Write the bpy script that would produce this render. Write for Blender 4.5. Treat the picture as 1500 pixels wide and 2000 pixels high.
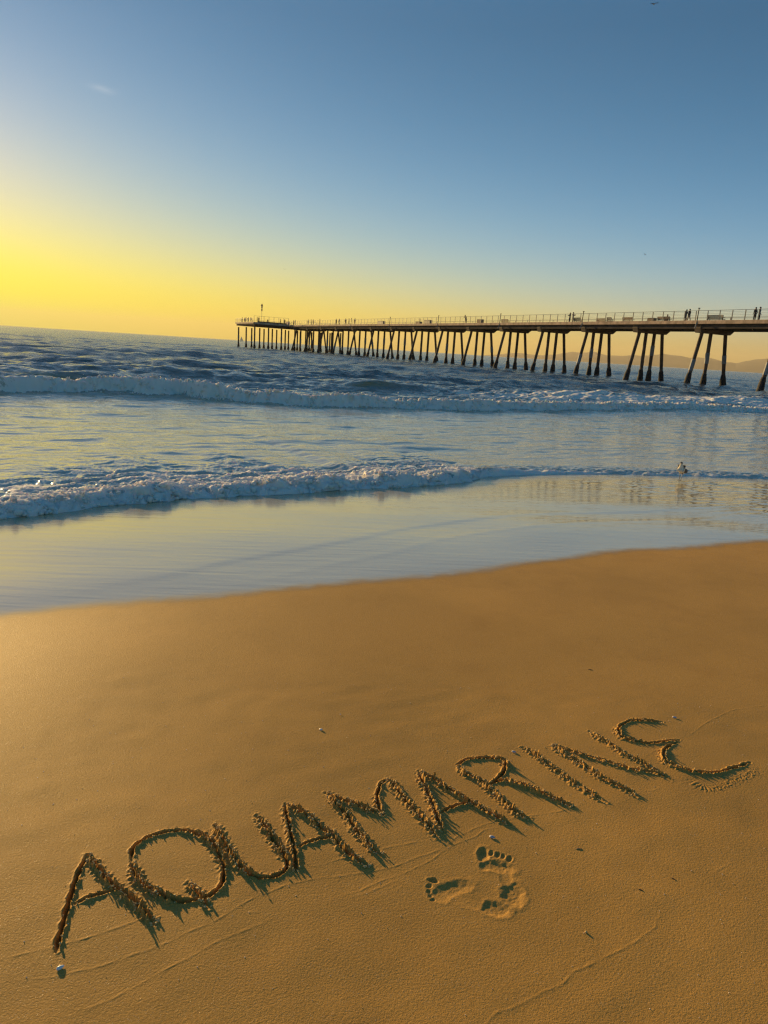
import bpy, bmesh, math, random
import numpy as np
from mathutils import Vector, Matrix

random.seed(7); RNG = np.random.default_rng(7)
for o in list(bpy.data.objects): bpy.data.objects.remove(o)
SC = bpy.context.scene
COL = SC.collection

# ---------------------------------------------------------------- camera
EYE = 2.05                       # metres above mean sea level
FPX = 1387.0                     # focal length in pixels of a 1500 x 2000 frame
ROLL = math.atan(.0627)
HY = 635 + .0627 * 750
PITCH = math.atan((1000 - HY) * math.cos(ROLL) / FPX)
cF = np.array([0, math.cos(PITCH), -math.sin(PITCH)])
cU0 = np.array([0, math.sin(PITCH), math.cos(PITCH)])
cR0 = np.array([1., 0, 0])
cR = math.cos(ROLL) * cR0 + math.sin(ROLL) * cU0
cU = -math.sin(ROLL) * cR0 + math.cos(ROLL) * cU0
cam_d = bpy.data.cameras.new('camera'); cam = bpy.data.objects.new('camera', cam_d); COL.objects.link(cam)
cam.matrix_world = Matrix(((cR[0], cU[0], -cF[0], 0), (cR[1], cU[1], -cF[1], 0), (cR[2], cU[2], -cF[2], EYE), (0, 0, 0, 1)))
cam_d.sensor_fit = 'VERTICAL'; cam_d.sensor_height = 24.0; cam_d.sensor_width = 18.0
cam_d.lens = FPX / 2000 * 24.0
cam_d.clip_start = .05; cam_d.clip_end = 80000
SC.camera = cam
SC.render.resolution_x = 768; SC.render.resolution_y = 1024

def ray0(px, py):
    r = cF * FPX + cR * (px - 750) - cU * (py - 1000); r = r / np.linalg.norm(r)
    a = np.cross(r, (0, 0, 1.)); a /= np.linalg.norm(a); b = np.cross(a, r)
    c_, s_ = math.cos(-.12), math.sin(-.12); return [float(q) for q in r], [float(q) for q in (a * c_ + b * s_)], [float(q) for q in (-a * s_ + b * c_)]
# ---------------------------------------------------------------- world, sun, exposure
EXPO = 0.6
SUN_EL, SUN_AZ = math.radians(8.8), math.radians(-37.0)      # azimuth measured from +Y towards +X
W = bpy.data.worlds.new('World'); SC.world = W; W.use_nodes = True
nt = W.node_tree; nt.nodes.clear()
sky = nt.nodes.new('ShaderNodeTexSky'); sky.sky_type = 'NISHITA'; sky.sun_disc = False
sky.sun_elevation = SUN_EL; sky.sun_rotation = SUN_AZ
sky.altitude = 0; sky.air_density = 1.0; sky.dust_density = .6; sky.ozone_density = 3.0
bg = nt.nodes.new('ShaderNodeBackground'); wo = nt.nodes.new('ShaderNodeOutputWorld')
# the hazy evening sky: the physical sky, compressed, with the warm haze that thickens towards the horizon and the sun
def wmath(op, a, b=None):
    n = nt.nodes.new('ShaderNodeMath'); n.operation = op
    for i, v in enumerate((a, b)):
        if v is None: continue
        if isinstance(v, (int, float)): n.inputs[i].default_value = v
        else: nt.links.new(v, n.inputs[i])
    return n.outputs[0]
wtc = nt.nodes.new('ShaderNodeTexCoord'); wnm = nt.nodes.new('ShaderNodeVectorMath'); wnm.operation = 'NORMALIZE'; nt.links.new(wtc.outputs['Generated'], wnm.inputs[0])
wsx = nt.nodes.new('ShaderNodeSeparateXYZ'); nt.links.new(wnm.outputs[0], wsx.inputs[0])
wel = wmath('MINIMUM', wmath('MAXIMUM', wsx.outputs[2], 0.0), .37)
wdt = nt.nodes.new('ShaderNodeVectorMath'); wdt.operation = 'DOT_PRODUCT'; nt.links.new(wnm.outputs[0], wdt.inputs[0])
wdt.inputs[1].default_value = (math.sin(SUN_AZ) * math.cos(SUN_EL), math.cos(SUN_AZ) * math.cos(SUN_EL), math.sin(SUN_EL))
wga = wmath('MINIMUM', 68.0, wmath('MULTIPLY', wmath('ARCCOSINE', wmath('MINIMUM', wmath('MAXIMUM', wdt.outputs['Value'], -1.0), 1.0)), 180 / math.pi))
wex = lambda a, k: wmath('EXPONENT', wmath('DIVIDE', a, -k))
WF = [wex(wga, 45), wex(wel, .05), wex(wel, .16), wmath('MULTIPLY', wex(wga, 25), wex(wel, .12)), wex(wel, .4), wmath('MULTIPLY', wex(wga, 50), wex(wel, .05))]
WQ = [[3.425, 1.003, 1.026], [-2.378, -1.904, -1.937], [4.033, 0.955, 1.076], [-5.247, -2.086, -4.338], [2.777, 2.234, 1.944], [0.861, 1.747, -4.848], [-6.288, -3.414, -2.655]]
WP = (.35, .35, .25); wcb = nt.nodes.new('ShaderNodeCombineColor'); wsc = nt.nodes.new('ShaderNodeSeparateColor'); nt.links.new(sky.outputs[0], wsc.inputs[0])
for c in range(3):
    a = wmath('ADD', wmath('MULTIPLY', WF[0], WQ[0][c]), WQ[6][c] - math.log(.12 * 2 ** EXPO))
    for i in (1, 2, 3, 4, 5): a = wmath('ADD', a, wmath('MULTIPLY', WF[i], WQ[i][c]))
    nt.links.new(wmath('MULTIPLY', wmath('EXPONENT', a), wmath('POWER', wsc.outputs[c], WP[c])), wcb.inputs[c])
wr = ray0(200, 174)
wna = nt.nodes.new('ShaderNodeVectorMath'); wna.operation = 'DOT_PRODUCT'; nt.links.new(wnm.outputs[0], wna.inputs[0]); wna.inputs[1].default_value = tuple(wr[1])
wnb = nt.nodes.new('ShaderNodeVectorMath'); wnb.operation = 'DOT_PRODUCT'; nt.links.new(wnm.outputs[0], wnb.inputs[0]); wnb.inputs[1].default_value = tuple(wr[2])
wnc = nt.nodes.new('ShaderNodeVectorMath'); wnc.operation = 'DOT_PRODUCT'; nt.links.new(wnm.outputs[0], wnc.inputs[0]); wnc.inputs[1].default_value = tuple(wr[0])
wqa = wmath('POWER', wmath('DIVIDE', wmath('ABSOLUTE', wna.outputs['Value']), .013), 2.0); wqb = wmath('POWER', wmath('DIVIDE', wmath('ABSOLUTE', wnb.outputs['Value']), .0034), 2.0)
wms = wmath('MULTIPLY', wex(wmath('ADD', wqa, wqb), 1.0), wmath('GREATER_THAN', wnc.outputs['Value'], .5))
wmp = nt.nodes.new('ShaderNodeMapping'); wmp.inputs['Scale'].default_value = (60, 60, 260); nt.links.new(wnm.outputs[0], wmp.inputs['Vector'])
wno = nt.nodes.new('ShaderNodeTexNoise'); wno.inputs['Scale'].default_value = 1.0; wno.inputs['Detail'].default_value = 4; nt.links.new(wmp.outputs[0], wno.inputs['Vector'])
wcl = wmath('MULTIPLY', wms, wmath('MULTIPLY', wno.outputs['Fac'], .30))
wmx = nt.nodes.new('ShaderNodeMix'); wmx.data_type = 'RGBA'; nt.links.new(wcl, wmx.inputs[0]); nt.links.new(wcb.outputs[0], wmx.inputs[6]); wmx.inputs[7].default_value = (4.2, 4.4, 4.6, 1)
nt.links.new(wmx.outputs[2], bg.inputs[0]); nt.links.new(bg.outputs[0], wo.inputs[0])
bg.inputs[1].default_value = .12
sl = bpy.data.lights.new('sun', 'SUN'); so = bpy.data.objects.new('sun', sl); COL.objects.link(so)
sl.energy = 5.0; sl.angle = math.radians(.6); sl.color = (1.0, .68, .28)
sd = Vector((math.sin(SUN_AZ) * math.cos(SUN_EL), math.cos(SUN_AZ) * math.cos(SUN_EL), math.sin(SUN_EL)))
so.rotation_euler = sd.to_track_quat('Z', 'Y').to_euler()
so.location = (-30, 40, 30)
SC.view_settings.view_transform = 'Standard'; SC.view_settings.look = 'None'
SC.view_settings.gamma = 1.0; SC.view_settings.exposure = EXPO
SC.view_settings.use_curve_mapping = False
SC.cycles.use_denoising = True; SC.cycles.denoiser = 'OPENIMAGEDENOISE'; SC.cycles.denoising_input_passes = 'RGB_ALBEDO_NORMAL'; SC.cycles.denoising_prefilter = 'NONE'
SC.cycles.use_adaptive_sampling = False
SC.cycles.sample_clamp_indirect = 4.0
SC.cycles.max_bounces = 6; SC.cycles.volume_bounces = 0
SC.cycles.pixel_filter_type = 'BLACKMAN_HARRIS'; SC.cycles.filter_width = 1.3

# ---------------------------------------------------------------- helpers
ES = np.array([.8893, .4573]); EN = np.array([-.4573, .8893])    # along the shore / out to sea
def uw(x, y): return x * ES[0] + y * ES[1], x * EN[0] + y * EN[1]
def ray(px, py):
    return cF * FPX + cR * (px - 750) - cU * (py - 1000)
def proj(x, y, z):
    P = np.stack([x, y, z - EYE], -1); d = P @ cF
    return 750 + FPX * (P @ cR) / d, 1000 - FPX * (P @ cU) / d
def zprof(w):
    """beach profile across the shore"""
    w = np.asarray(w, float)
    k = .9; s = np.log1p(np.exp((w - 3.4) / k)) * k
    z = .56 - .022 * (w - 1.5) - .046 * s
    return np.maximum(z, -2.5 + .02 * (z + 2.5))
def ground(px, py):
    """point of the beach surface seen at a picture position"""
    r = ray(px, py); t = (EYE - .4) / -r[2]
    for _ in range(25):
        x, y = r[0] * t, r[1] * t
        t += .8 * ((EYE - zprof(uw(x, y)[1])) / -r[2] - t)
    return np.array([r[0] * t, r[1] * t])
def plane(px, py, z=0.):
    r = ray(px, py); t = (z - EYE) / r[2]
    return np.array([r[0] * t, r[1] * t])
def atdist(px, py, d):
    r = ray(px, py); t = d / r[1]
    return np.array([r[0] * t, r[1] * t, EYE + r[2] * t])

def sst(a, b, x):
    t = np.clip((x - a) / (b - a), 0, 1); return t * t * (3 - 2 * t)

NT = {}
def ntex(seed):
    if seed not in NT:
        n = 512; g = np.random.default_rng(1000 + seed).standard_normal((n, n))
        f = np.fft.fftfreq(n) * 16; k = np.hypot(f[:, None], f[None, :])
        a = k ** 1.2 * np.exp(-(k / .75) ** 2)
        g = np.real(np.fft.ifft2(np.fft.fft2(g) * a)); NT[seed] = (g / g.std()).astype(np.float32)
    return NT[seed]
def noise(x, y, s, seed=0):
    """smooth random field, unit variance, features about s metres across"""
    T = ntex(seed % 5); off = (seed * 37.7) % 91
    a = np.asarray(x) / s * 16 + off * 5.3; b = np.asarray(y) / s * 16 + off * 3.1
    i = np.floor(a).astype(np.int64); j = np.floor(b).astype(np.int64)
    fa = a - i; fb = b - j; fa = fa * fa * (3 - 2 * fa); fb = fb * fb * (3 - 2 * fb)
    i0 = i % 512; i1 = (i + 1) % 512; j0 = j % 512; j1 = (j + 1) % 512
    return (T[i0, j0] * (1 - fa) + T[i1, j0] * fa) * (1 - fb) + (T[i0, j1] * (1 - fa) + T[i1, j1] * fa) * fb

def tag(o, label=None, cat=None, group=None, kind=None):
    if label: o['label'] = label
    if cat: o['category'] = cat
    if group: o['group'] = group
    if kind: o['kind'] = kind
    return o
def link(name, data, parent=None):
    o = bpy.data.objects.new(name, data); COL.objects.link(o)
    if parent: o.parent = parent
    return o
def empty(name, loc, rz=0):
    o = bpy.data.objects.new(name, None); COL.objects.link(o)
    o.location = loc; o.rotation_euler = (0, 0, rz); o.empty_display_size = .1; return o
def mesh_np(name, V, F, mats, smooth=True, midx=None):
    """V (n,3), F (m,3) or (m,4)"""
    me = bpy.data.meshes.new(name); V = np.asarray(V, np.float32); F = np.asarray(F, np.int32)
    k = F.shape[1]
    me.vertices.add(len(V)); me.vertices.foreach_set('co', V.ravel())
    me.loops.add(F.size); me.loops.foreach_set('vertex_index', F.ravel())
    me.polygons.add(len(F)); me.polygons.foreach_set('loop_start', np.arange(len(F), dtype=np.int32) * k)
    try: me.polygons.foreach_set('loop_total', np.full(len(F), k, np.int32))
    except Exception: pass
    me.update(calc_edges=True)
    me.polygons.foreach_set('use_smooth', np.full(len(F), smooth))
    for m in (mats if isinstance(mats, (list, tuple)) else [mats]): me.materials.append(m)
    if midx is not None: me.polygons.foreach_set('material_index', np.asarray(midx, np.int32))
    return me
def attr(me, name, a):
    at = me.attributes.new(name, 'FLOAT', 'POINT'); at.data.foreach_set('value', np.asarray(a, np.float32).ravel())
class MB:
    """collects simple shapes into one mesh"""
    def __init__(s): s.bm = bmesh.new(); s.mi = 0
    def _f(s, vs):
        try:
            f = s.bm.faces.new(vs); f.material_index = s.mi; return f
        except ValueError: pass
    def hexa(s, p):
        v = [s.bm.verts.new(Vector(q)) for q in p]
        for f in ((3, 2, 1, 0), (4, 5, 6, 7), (0, 1, 5, 4), (1, 2, 6, 5), (2, 3, 7, 6), (3, 0, 4, 7)): s._f([v[i] for i in f])
    def box(s, c, d, R=None):
        c = Vector(c); p = []
        for z in (-1, 1):
            for x, y in ((-1, -1), (1, -1), (1, 1), (-1, 1)):
                q = Vector((x * d[0] / 2, y * d[1] / 2, z * d[2] / 2))
                if R: q = R @ q
                p.append(c + q)
        s.hexa(p)
    def tube(s, pts, rad, n=8, caps=True):
        pts = [Vector(p) for p in pts]
        if not hasattr(rad, '__len__'): rad = [rad] * len(pts)
        rings = []
        for i, p in enumerate(pts):
            t = (pts[min(i + 1, len(pts) - 1)] - pts[max(i - 1, 0)]).normalized()
            a = t.orthogonal().normalized() if abs(t.z) > .95 else t.cross(Vector((0, 0, 1))).normalized()
            b = t.cross(a)
            rings.append([s.bm.verts.new(p + rad[i] * (math.cos(k * 2 * math.pi / n) * a + math.sin(k * 2 * math.pi / n) * b)) for k in range(n)])
        for r0, r1 in zip(rings, rings[1:]):
            for k in range(n): s._f([r0[k], r0[(k + 1) % n], r1[(k + 1) % n], r1[k]])
        if caps: s._f(rings[0][::-1]); s._f(rings[-1])
    def ball(s, c, r, sub=2, jit=0, seed=0):
        m = Matrix.Translation(Vector(c)) @ Matrix.Diagonal(Vector((*r, 1)) if hasattr(r, '__len__') else Vector((r, r, r, 1)))
        res = bmesh.ops.create_icosphere(s.bm, subdivisions=sub, radius=1, matrix=m)
        for f in {f for v in res['verts'] for f in v.link_faces}: f.material_index = s.mi
    def prism(s, poly, z0, z1):
        a = [s.bm.verts.new((x, y, z0)) for x, y in poly]; b = [s.bm.verts.new((x, y, z1)) for x, y in poly]
        n = len(poly); s._f(a[::-1]); s._f(b)
        for i in range(n): s._f([a[i], a[(i + 1) % n], b[(i + 1) % n], b[i]])
    def mesh(s, name, mats, smooth=False, bevel=0):
        if bevel:
            bmesh.ops.bevel(s.bm, geom=[e for e in s.bm.edges], offset=bevel, segments=1, affect='EDGES')
        bmesh.ops.recalc_face_normals(s.bm, faces=s.bm.faces)
        me = bpy.data.meshes.new(name); s.bm.to_mesh(me); s.bm.free()
        for m in (mats if isinstance(mats, (list, tuple)) else [mats]): me.materials.append(m)
        me.polygons.foreach_set('use_smooth', [smooth] * len(me.polygons)); return me
    def build(s, name, mats, parent=None, smooth=False, bevel=0):
        return link(name, s.mesh(name, mats, smooth, bevel), parent)

# ---------------------------------------------------------------- materials
def mat(name): 
    m = bpy.data.materials.new(name); m.use_nodes = True
    t = m.node_tree; return m, t, t.nodes['Principled BSDF']
def N(t, typ, **k):
    n = t.nodes.new(typ)
    for a, b in k.items():
        if a.startswith('i_'): n.inputs[int(a[2:])].default_value = b
        else: setattr(n, a, b)
    return n
def math_(t, op, a, b=None, clamp=False):
    n = t.nodes.new('ShaderNodeMath'); n.operation = op; n.use_clamp = clamp
    for i, v in enumerate((a, b)):
        if v is None: continue
        if isinstance(v, (int, float)): n.inputs[i].default_value = v
        else: t.links.new(v, n.inputs[i])
    return n.outputs[0]
def mixc(t, f, a, b):
    n = t.nodes.new('ShaderNodeMix'); n.data_type = 'RGBA'
    for s, v in ((n.inputs[0], f), (n.inputs[6], a), (n.inputs[7], b)):
        if isinstance(v, (int, float)): s.default_value = v
        elif isinstance(v, tuple): s.default_value = (*v, 1) if len(v) == 3 else v
        else: t.links.new(v, s)
    return n.outputs[2]
def mixf(t, f, a, b):
    n = t.nodes.new('ShaderNodeMix'); n.data_type = 'FLOAT'
    for s, v in ((n.inputs[0], f), (n.inputs[2], a), (n.inputs[3], b)):
        if isinstance(v, (int, float)): s.default_value = v
        else: t.links.new(v, s)
    return n.outputs[0]
def attrn(t, name):
    n = t.nodes.new('ShaderNodeAttribute'); n.attribute_name = name; return n.outputs['Fac']
def noisen(t, vec, scale, detail=2, rough=.5):
    n = t.nodes.new('ShaderNodeTexNoise'); n.inputs['Scale'].default_value = scale
    n.inputs['Detail'].default_value = detail; n.inputs['Roughness'].default_value = rough
    t.links.new(vec, n.inputs['Vector']); return n.outputs['Fac']
def ramp(t, f, a, b):
    n = t.nodes.new('ShaderNodeMapRange'); n.interpolation_type = 'SMOOTHSTEP'
    t.links.new(f, n.inputs[0]); n.inputs[1].default_value = a; n.inputs[2].default_value = b; return n.outputs[0]
def mapped(t, pos, rot=0, scale=(1, 1, 1)):
    n = t.nodes.new('ShaderNodeMapping'); n.inputs['Rotation'].default_value = (0, 0, rot); n.inputs['Scale'].default_value = scale
    t.links.new(pos, n.inputs['Vector']); return n.outputs[0]
def bump(t, h, strength, dist, nrm=None):
    n = t.nodes.new('ShaderNodeBump'); n.inputs['Strength'].default_value = strength; n.inputs['Distance'].default_value = dist
    t.links.new(h, n.inputs['Height'])
    if nrm: t.links.new(nrm, n.inputs['Normal'])
    return n.outputs[0]
def plain(name, col, rough=.7, var=.25, scale=3., bmp=0, metal=0, spec=.5):
    m, t, p = mat(name); pos = N(t, 'ShaderNodeNewGeometry').outputs['Position']
    f = noisen(t, pos, scale, 4, .6)
    t.links.new(mixc(t, ramp(t, f, .3, .7), tuple(c * (1 - var) for c in col), tuple(min(1, c * (1 + var)) for c in col)), p.inputs['Base Color'])
    p.inputs['Roughness'].default_value = rough; p.inputs['Metallic'].default_value = metal
    p.inputs['Specular IOR Level'].default_value = spec
    if bmp: t.links.new(bump(t, noisen(t, pos, scale * 6, 3), 1, bmp), p.inputs['Normal'])
    return m

def sand_material():
    m, t, p = mat('sand'); pos = N(t, 'ShaderNodeNewGeometry').outputs['Position']
    wet = attrn(t, 'wet')
    ripv = mapped(t, pos, -.475, (1.0, 1, 1))
    big = noisen(t, ripv, .9, 3, .55); med = noisen(t, pos, 14, 3, .6); grain = noisen(t, pos, 420, 2, .6); g2 = noisen(t, pos, 160, 2, .6)
    c = mixc(t, ramp(t, big, .35, .65), SAND_A, SAND_B)
    c = mixc(t, math_(t, 'MULTIPLY', ramp(t, grain, .35, .7), .40), c, SAND_DK)
    c = mixc(t, math_(t, 'MULTIPLY', ramp(t, noisen(t, pos, 230, 1), .45, .68), .38), c, SAND_DK)
    c = mixc(t, math_(t, 'MULTIPLY', ramp(t, noisen(t, pos, 2.6, 5, .65), .45, .75), .22), c, SAND_DK)
    spk = ramp(t, noisen(t, pos, 620, 0), .74, .80)
    c = mixc(t, math_(t, 'MULTIPLY', spk, .6), c, (.75, .66, .5))
    damp = ramp(t, wet, 0.0, .5)
    c = mixc(t, math_(t, 'MULTIPLY', damp, .45), c, (.20, .13, .06))
    t.links.new(c, p.inputs['Base Color'])
    t.links.new(mixf(t, spk, .70, .25), p.inputs['Roughness']); p.inputs['IOR'].default_value = 1.27
    p.inputs['Specular Tint'].default_value = (1, .6, .16, 1)
    # the thin film of water left by the wash
    fl = N(t, 'ShaderNodeBsdfPrincipled'); fl.inputs['Base Color'].default_value = (.47, .38, .21, 1); fl.inputs['Roughness'].default_value = .05; fl.inputs['IOR'].default_value = 2.7
    ms = N(t, 'ShaderNodeMixShader'); t.links.new(ramp(t, wet, .1, 1.0), ms.inputs[0]); t.links.new(p.outputs[0], ms.inputs[1]); t.links.new(fl.outputs[0], ms.inputs[2])
    t.links.new(ms.outputs[0], t.nodes['Material Output'].inputs['Surface'])
    dry = math_(t, 'SUBTRACT', 1, wet)
    h = math_(t, 'ADD', math_(t, 'MULTIPLY', g2, .0012), math_(t, 'MULTIPLY', grain, .0010))
    h = math_(t, 'ADD', h, math_(t, 'MULTIPLY', med, .0007))
    h = math_(t, 'MULTIPLY', h, math_(t, 'ADD', math_(t, 'MULTIPLY', dry, .95), .0))
    # faint flow lines in the film
    flow = noisen(t, mapped(t, pos, -.36, (1.3, 13, 1)), 1.0, 3, .6)
    wr = math_(t, 'MULTIPLY', math_(t, 'MULTIPLY', flow, .0022), wet)
    gran = math_(t, 'MULTIPLY', math_(t, 'MULTIPLY', noisen(t, pos, 55, 3, .7), .0016), attrn(t, 'gran'))
    h = math_(t, 'ADD', math_(t, 'ADD', h, wr), gran)
    bo = bump(t, h, 1, 1); t.links.new(bo, p.inputs['Normal']); t.links.new(bo, fl.inputs['Normal'])
    return m
SAND_A, SAND_B, SAND_DK = (.66, .352, .080), (.56, .302, .069), (.34, .165, .036)

def crumb_material():
    m, t, p = mat('sand_crumb'); pos = N(t, 'ShaderNodeNewGeometry').outputs['Position']
    g = noisen(t, pos, 300, 2, .6)
    t.links.new(mixc(t, g, (.58, .39, .14), (.82, .59, .25)), p.inputs['Base Color'])
    p.inputs['Roughness'].default_value = .8
    t.links.new(bump(t, g, 1, .002), p.inputs['Normal']); return m

def sea_material():
    m, t, p = mat('sea_water'); pos = N(t, 'ShaderNodeNewGeometry').outputs['Position']
    foam = attrn(t, 'foam'); shal = attrn(t, 'shallow'); thin = attrn(t, 'thin'); calm = attrn(t, 'calm')
    base = mixc(t, shal, (.085, .095, .080), (.48, .42, .28))
    base = mixc(t, thin, base, (.60, .47, .20))  # sun glow through the wave crests, painted in as a lighter yellow base colour
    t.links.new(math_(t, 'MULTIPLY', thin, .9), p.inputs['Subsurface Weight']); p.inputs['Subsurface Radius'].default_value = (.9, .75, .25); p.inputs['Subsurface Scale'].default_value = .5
    fn = noisen(t, mapped(t, pos, -.475, (.7, 1.6, 1)), 3.0, 5, .7)
    fn2 = noisen(t, pos, 26, 3, .7)
    fm = math_(t, 'ADD', math_(t, 'MULTIPLY', fn, .75), math_(t, 'MULTIPLY', fn2, .25))
    fmask = ramp(t, math_(t, 'SUBTRACT', math_(t, 'ADD', math_(t, 'MULTIPLY', foam, 1.1), fm), 1.0), -.06, .10)
    t.links.new(base, p.inputs['Base Color'])
    t.links.new(mixf(t, shal, 1.5, 3.0), p.inputs['IOR'])
    far = attrn(t, 'far')
    t.links.new(mixf(t, far, .05, .20), p.inputs['Roughness'])
    mp = mapped(t, pos, -.475, (.55, 1.25, 1))
    n1 = noisen(t, mp, .35, 4, .6); n2 = noisen(t, mp, 1.6, 4, .6); n3 = noisen(t, mp, 8, 3, .65)
    h = math_(t, 'MULTIPLY', math_(t, 'MULTIPLY', n1, .42), far)
    h = math_(t, 'ADD', h, math_(t, 'MULTIPLY', math_(t, 'MULTIPLY', n2, .20), mixf(t, calm, 1.0, .10)))
    h = math_(t, 'ADD', h, math_(t, 'MULTIPLY', math_(t, 'MULTIPLY', n3, .034), mixf(t, calm, 1.0, .30)))
    t.links.new(bump(t, h, 1, 1), p.inputs['Normal'])
    # backlit thin water in an unbroken crest
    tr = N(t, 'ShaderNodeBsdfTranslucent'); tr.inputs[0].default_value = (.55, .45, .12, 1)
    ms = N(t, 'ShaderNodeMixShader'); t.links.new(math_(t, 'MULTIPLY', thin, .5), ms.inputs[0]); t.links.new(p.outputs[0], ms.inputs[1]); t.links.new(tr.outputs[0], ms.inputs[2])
    fo = N(t, 'ShaderNodeBsdfPrincipled'); fo.inputs['Base Color'].default_value = (.94, .86, .74, 1); fo.inputs['Roughness'].default_value = .85
    fo.inputs['Subsurface Weight'].default_value = .6; fo.inputs['Subsurface Radius'].default_value = (.9, .7, .5); fo.inputs['Subsurface Scale'].default_value = .10
    t.links.new(bump(t, math_(t, 'ADD', fn2, noisen(t, pos, 90, 2)), 1, .005), fo.inputs['Normal'])
    ftr = N(t, 'ShaderNodeBsdfTranslucent'); ftr.inputs[0].default_value = (.8, .76, .66, 1)
    fx = N(t, 'ShaderNodeMixShader'); fx.inputs[0].default_value = .05; t.links.new(fo.outputs[0], fx.inputs[1]); t.links.new(ftr.outputs[0], fx.inputs[2])
    m2 = N(t, 'ShaderNodeMixShader'); t.links.new(fmask, m2.inputs[0]); t.links.new(ms.outputs[0], m2.inputs[1]); t.links.new(fx.outputs[0], m2.inputs[2])
    t.links.new(m2.outputs[0], t.nodes['Material Output'].inputs['Surface'])
    return m
def foam_material():
    m, t, p = mat('foam'); pos = N(t, 'ShaderNodeNewGeometry').outputs['Position']
    g = noisen(t, pos, 70, 3, .7)
    t.links.new(mixc(t, g, (.90, .82, .70), (.97, .90, .78)), p.inputs['Base Color']); p.inputs['Roughness'].default_value = .9
    p.inputs['Subsurface Weight'].default_value = .6; p.inputs['Subsurface Radius'].default_value = (.9, .7, .5); p.inputs['Subsurface Scale'].default_value = .06
    t.links.new(bump(t, g, 1, .004), p.inputs['Normal'])
    tr = N(t, 'ShaderNodeBsdfTranslucent'); tr.inputs[0].default_value = (.85, .8, .68, 1)
    ms = N(t, 'ShaderNodeMixShader'); ms.inputs[0].default_value = .15
    t.links.new(p.outputs[0], ms.inputs[1]); t.links.new(tr.outputs[0], ms.inputs[2])
    t.links.new(ms.outputs[0], t.nodes['Material Output'].inputs['Surface']); return m

M = dict(
    sand=sand_material(), crumb=crumb_material(), sea=sea_material(), foam=foam_material(),
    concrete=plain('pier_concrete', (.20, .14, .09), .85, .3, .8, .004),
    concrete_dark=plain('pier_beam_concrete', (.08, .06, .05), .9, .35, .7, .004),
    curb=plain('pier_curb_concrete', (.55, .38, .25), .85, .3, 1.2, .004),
    deck=plain('pier_deck', (.22, .19, .16), .85, .2, .6),
    pile=plain('pile_concrete', (.12, .075, .05), .85, .45, .9, .006),
    wrap=plain('pile_wrap', (.26, .25, .24), .7, .15, 2),
    mussel=plain('mussel_crust', (.025, .023, .022), .8, .5, 6, .03),
    rail=plain('rail_metal', (.20, .19, .17), .5, .15, 3, metal=.3),
    post=plain('dark_post', (.03, .028, .027), .6, .2, 3),
    wood=plain('bench_wood', (.30, .19, .10), .75, .3, 4, .002),
    wood_dk=plain('bench_wood_weathered', (.17, .12, .085), .8, .3, 4, .002),
    bin=plain('bin_metal', (.18, .15, .12), .6, .2, 3),
    skin=plain('skin', (.45, .27, .19), .6, .05), hair=plain('hair', (.03, .02, .015), .7, .2),
    shell=plain('shell', (.86, .80, .72), .35, .12, 60, .0004), shell_blue=plain('shell_violet', (.44, .42, .44), .35, .2, 60, .0004),
    twig=plain('twig', (.09, .05, .035), .8, .3, 50), hills=plain('mountain_scrub', (.07, .06, .05), .95, .3, .0006),
    bird_dk=plain('bird_feathers_brown', (.16, .12, .085), .8, .45, 60), bird_lt=plain('bird_feathers_buff', (.85, .72, .52), .8, .15, 60),
    bird_leg=plain('bird_leg', (.22, .22, .22), .6, .1), gull_dk=plain('gull_feathers', (.10, .10, .11), .8, .2, 9), gull_wt=plain('gull_white', (.7, .7, .7), .7, .1, 9),
    sail=plain('sail', (.78, .74, .66), .7, .05), hull=plain('hull', (.6, .58, .52), .4, .05),
)

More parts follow.
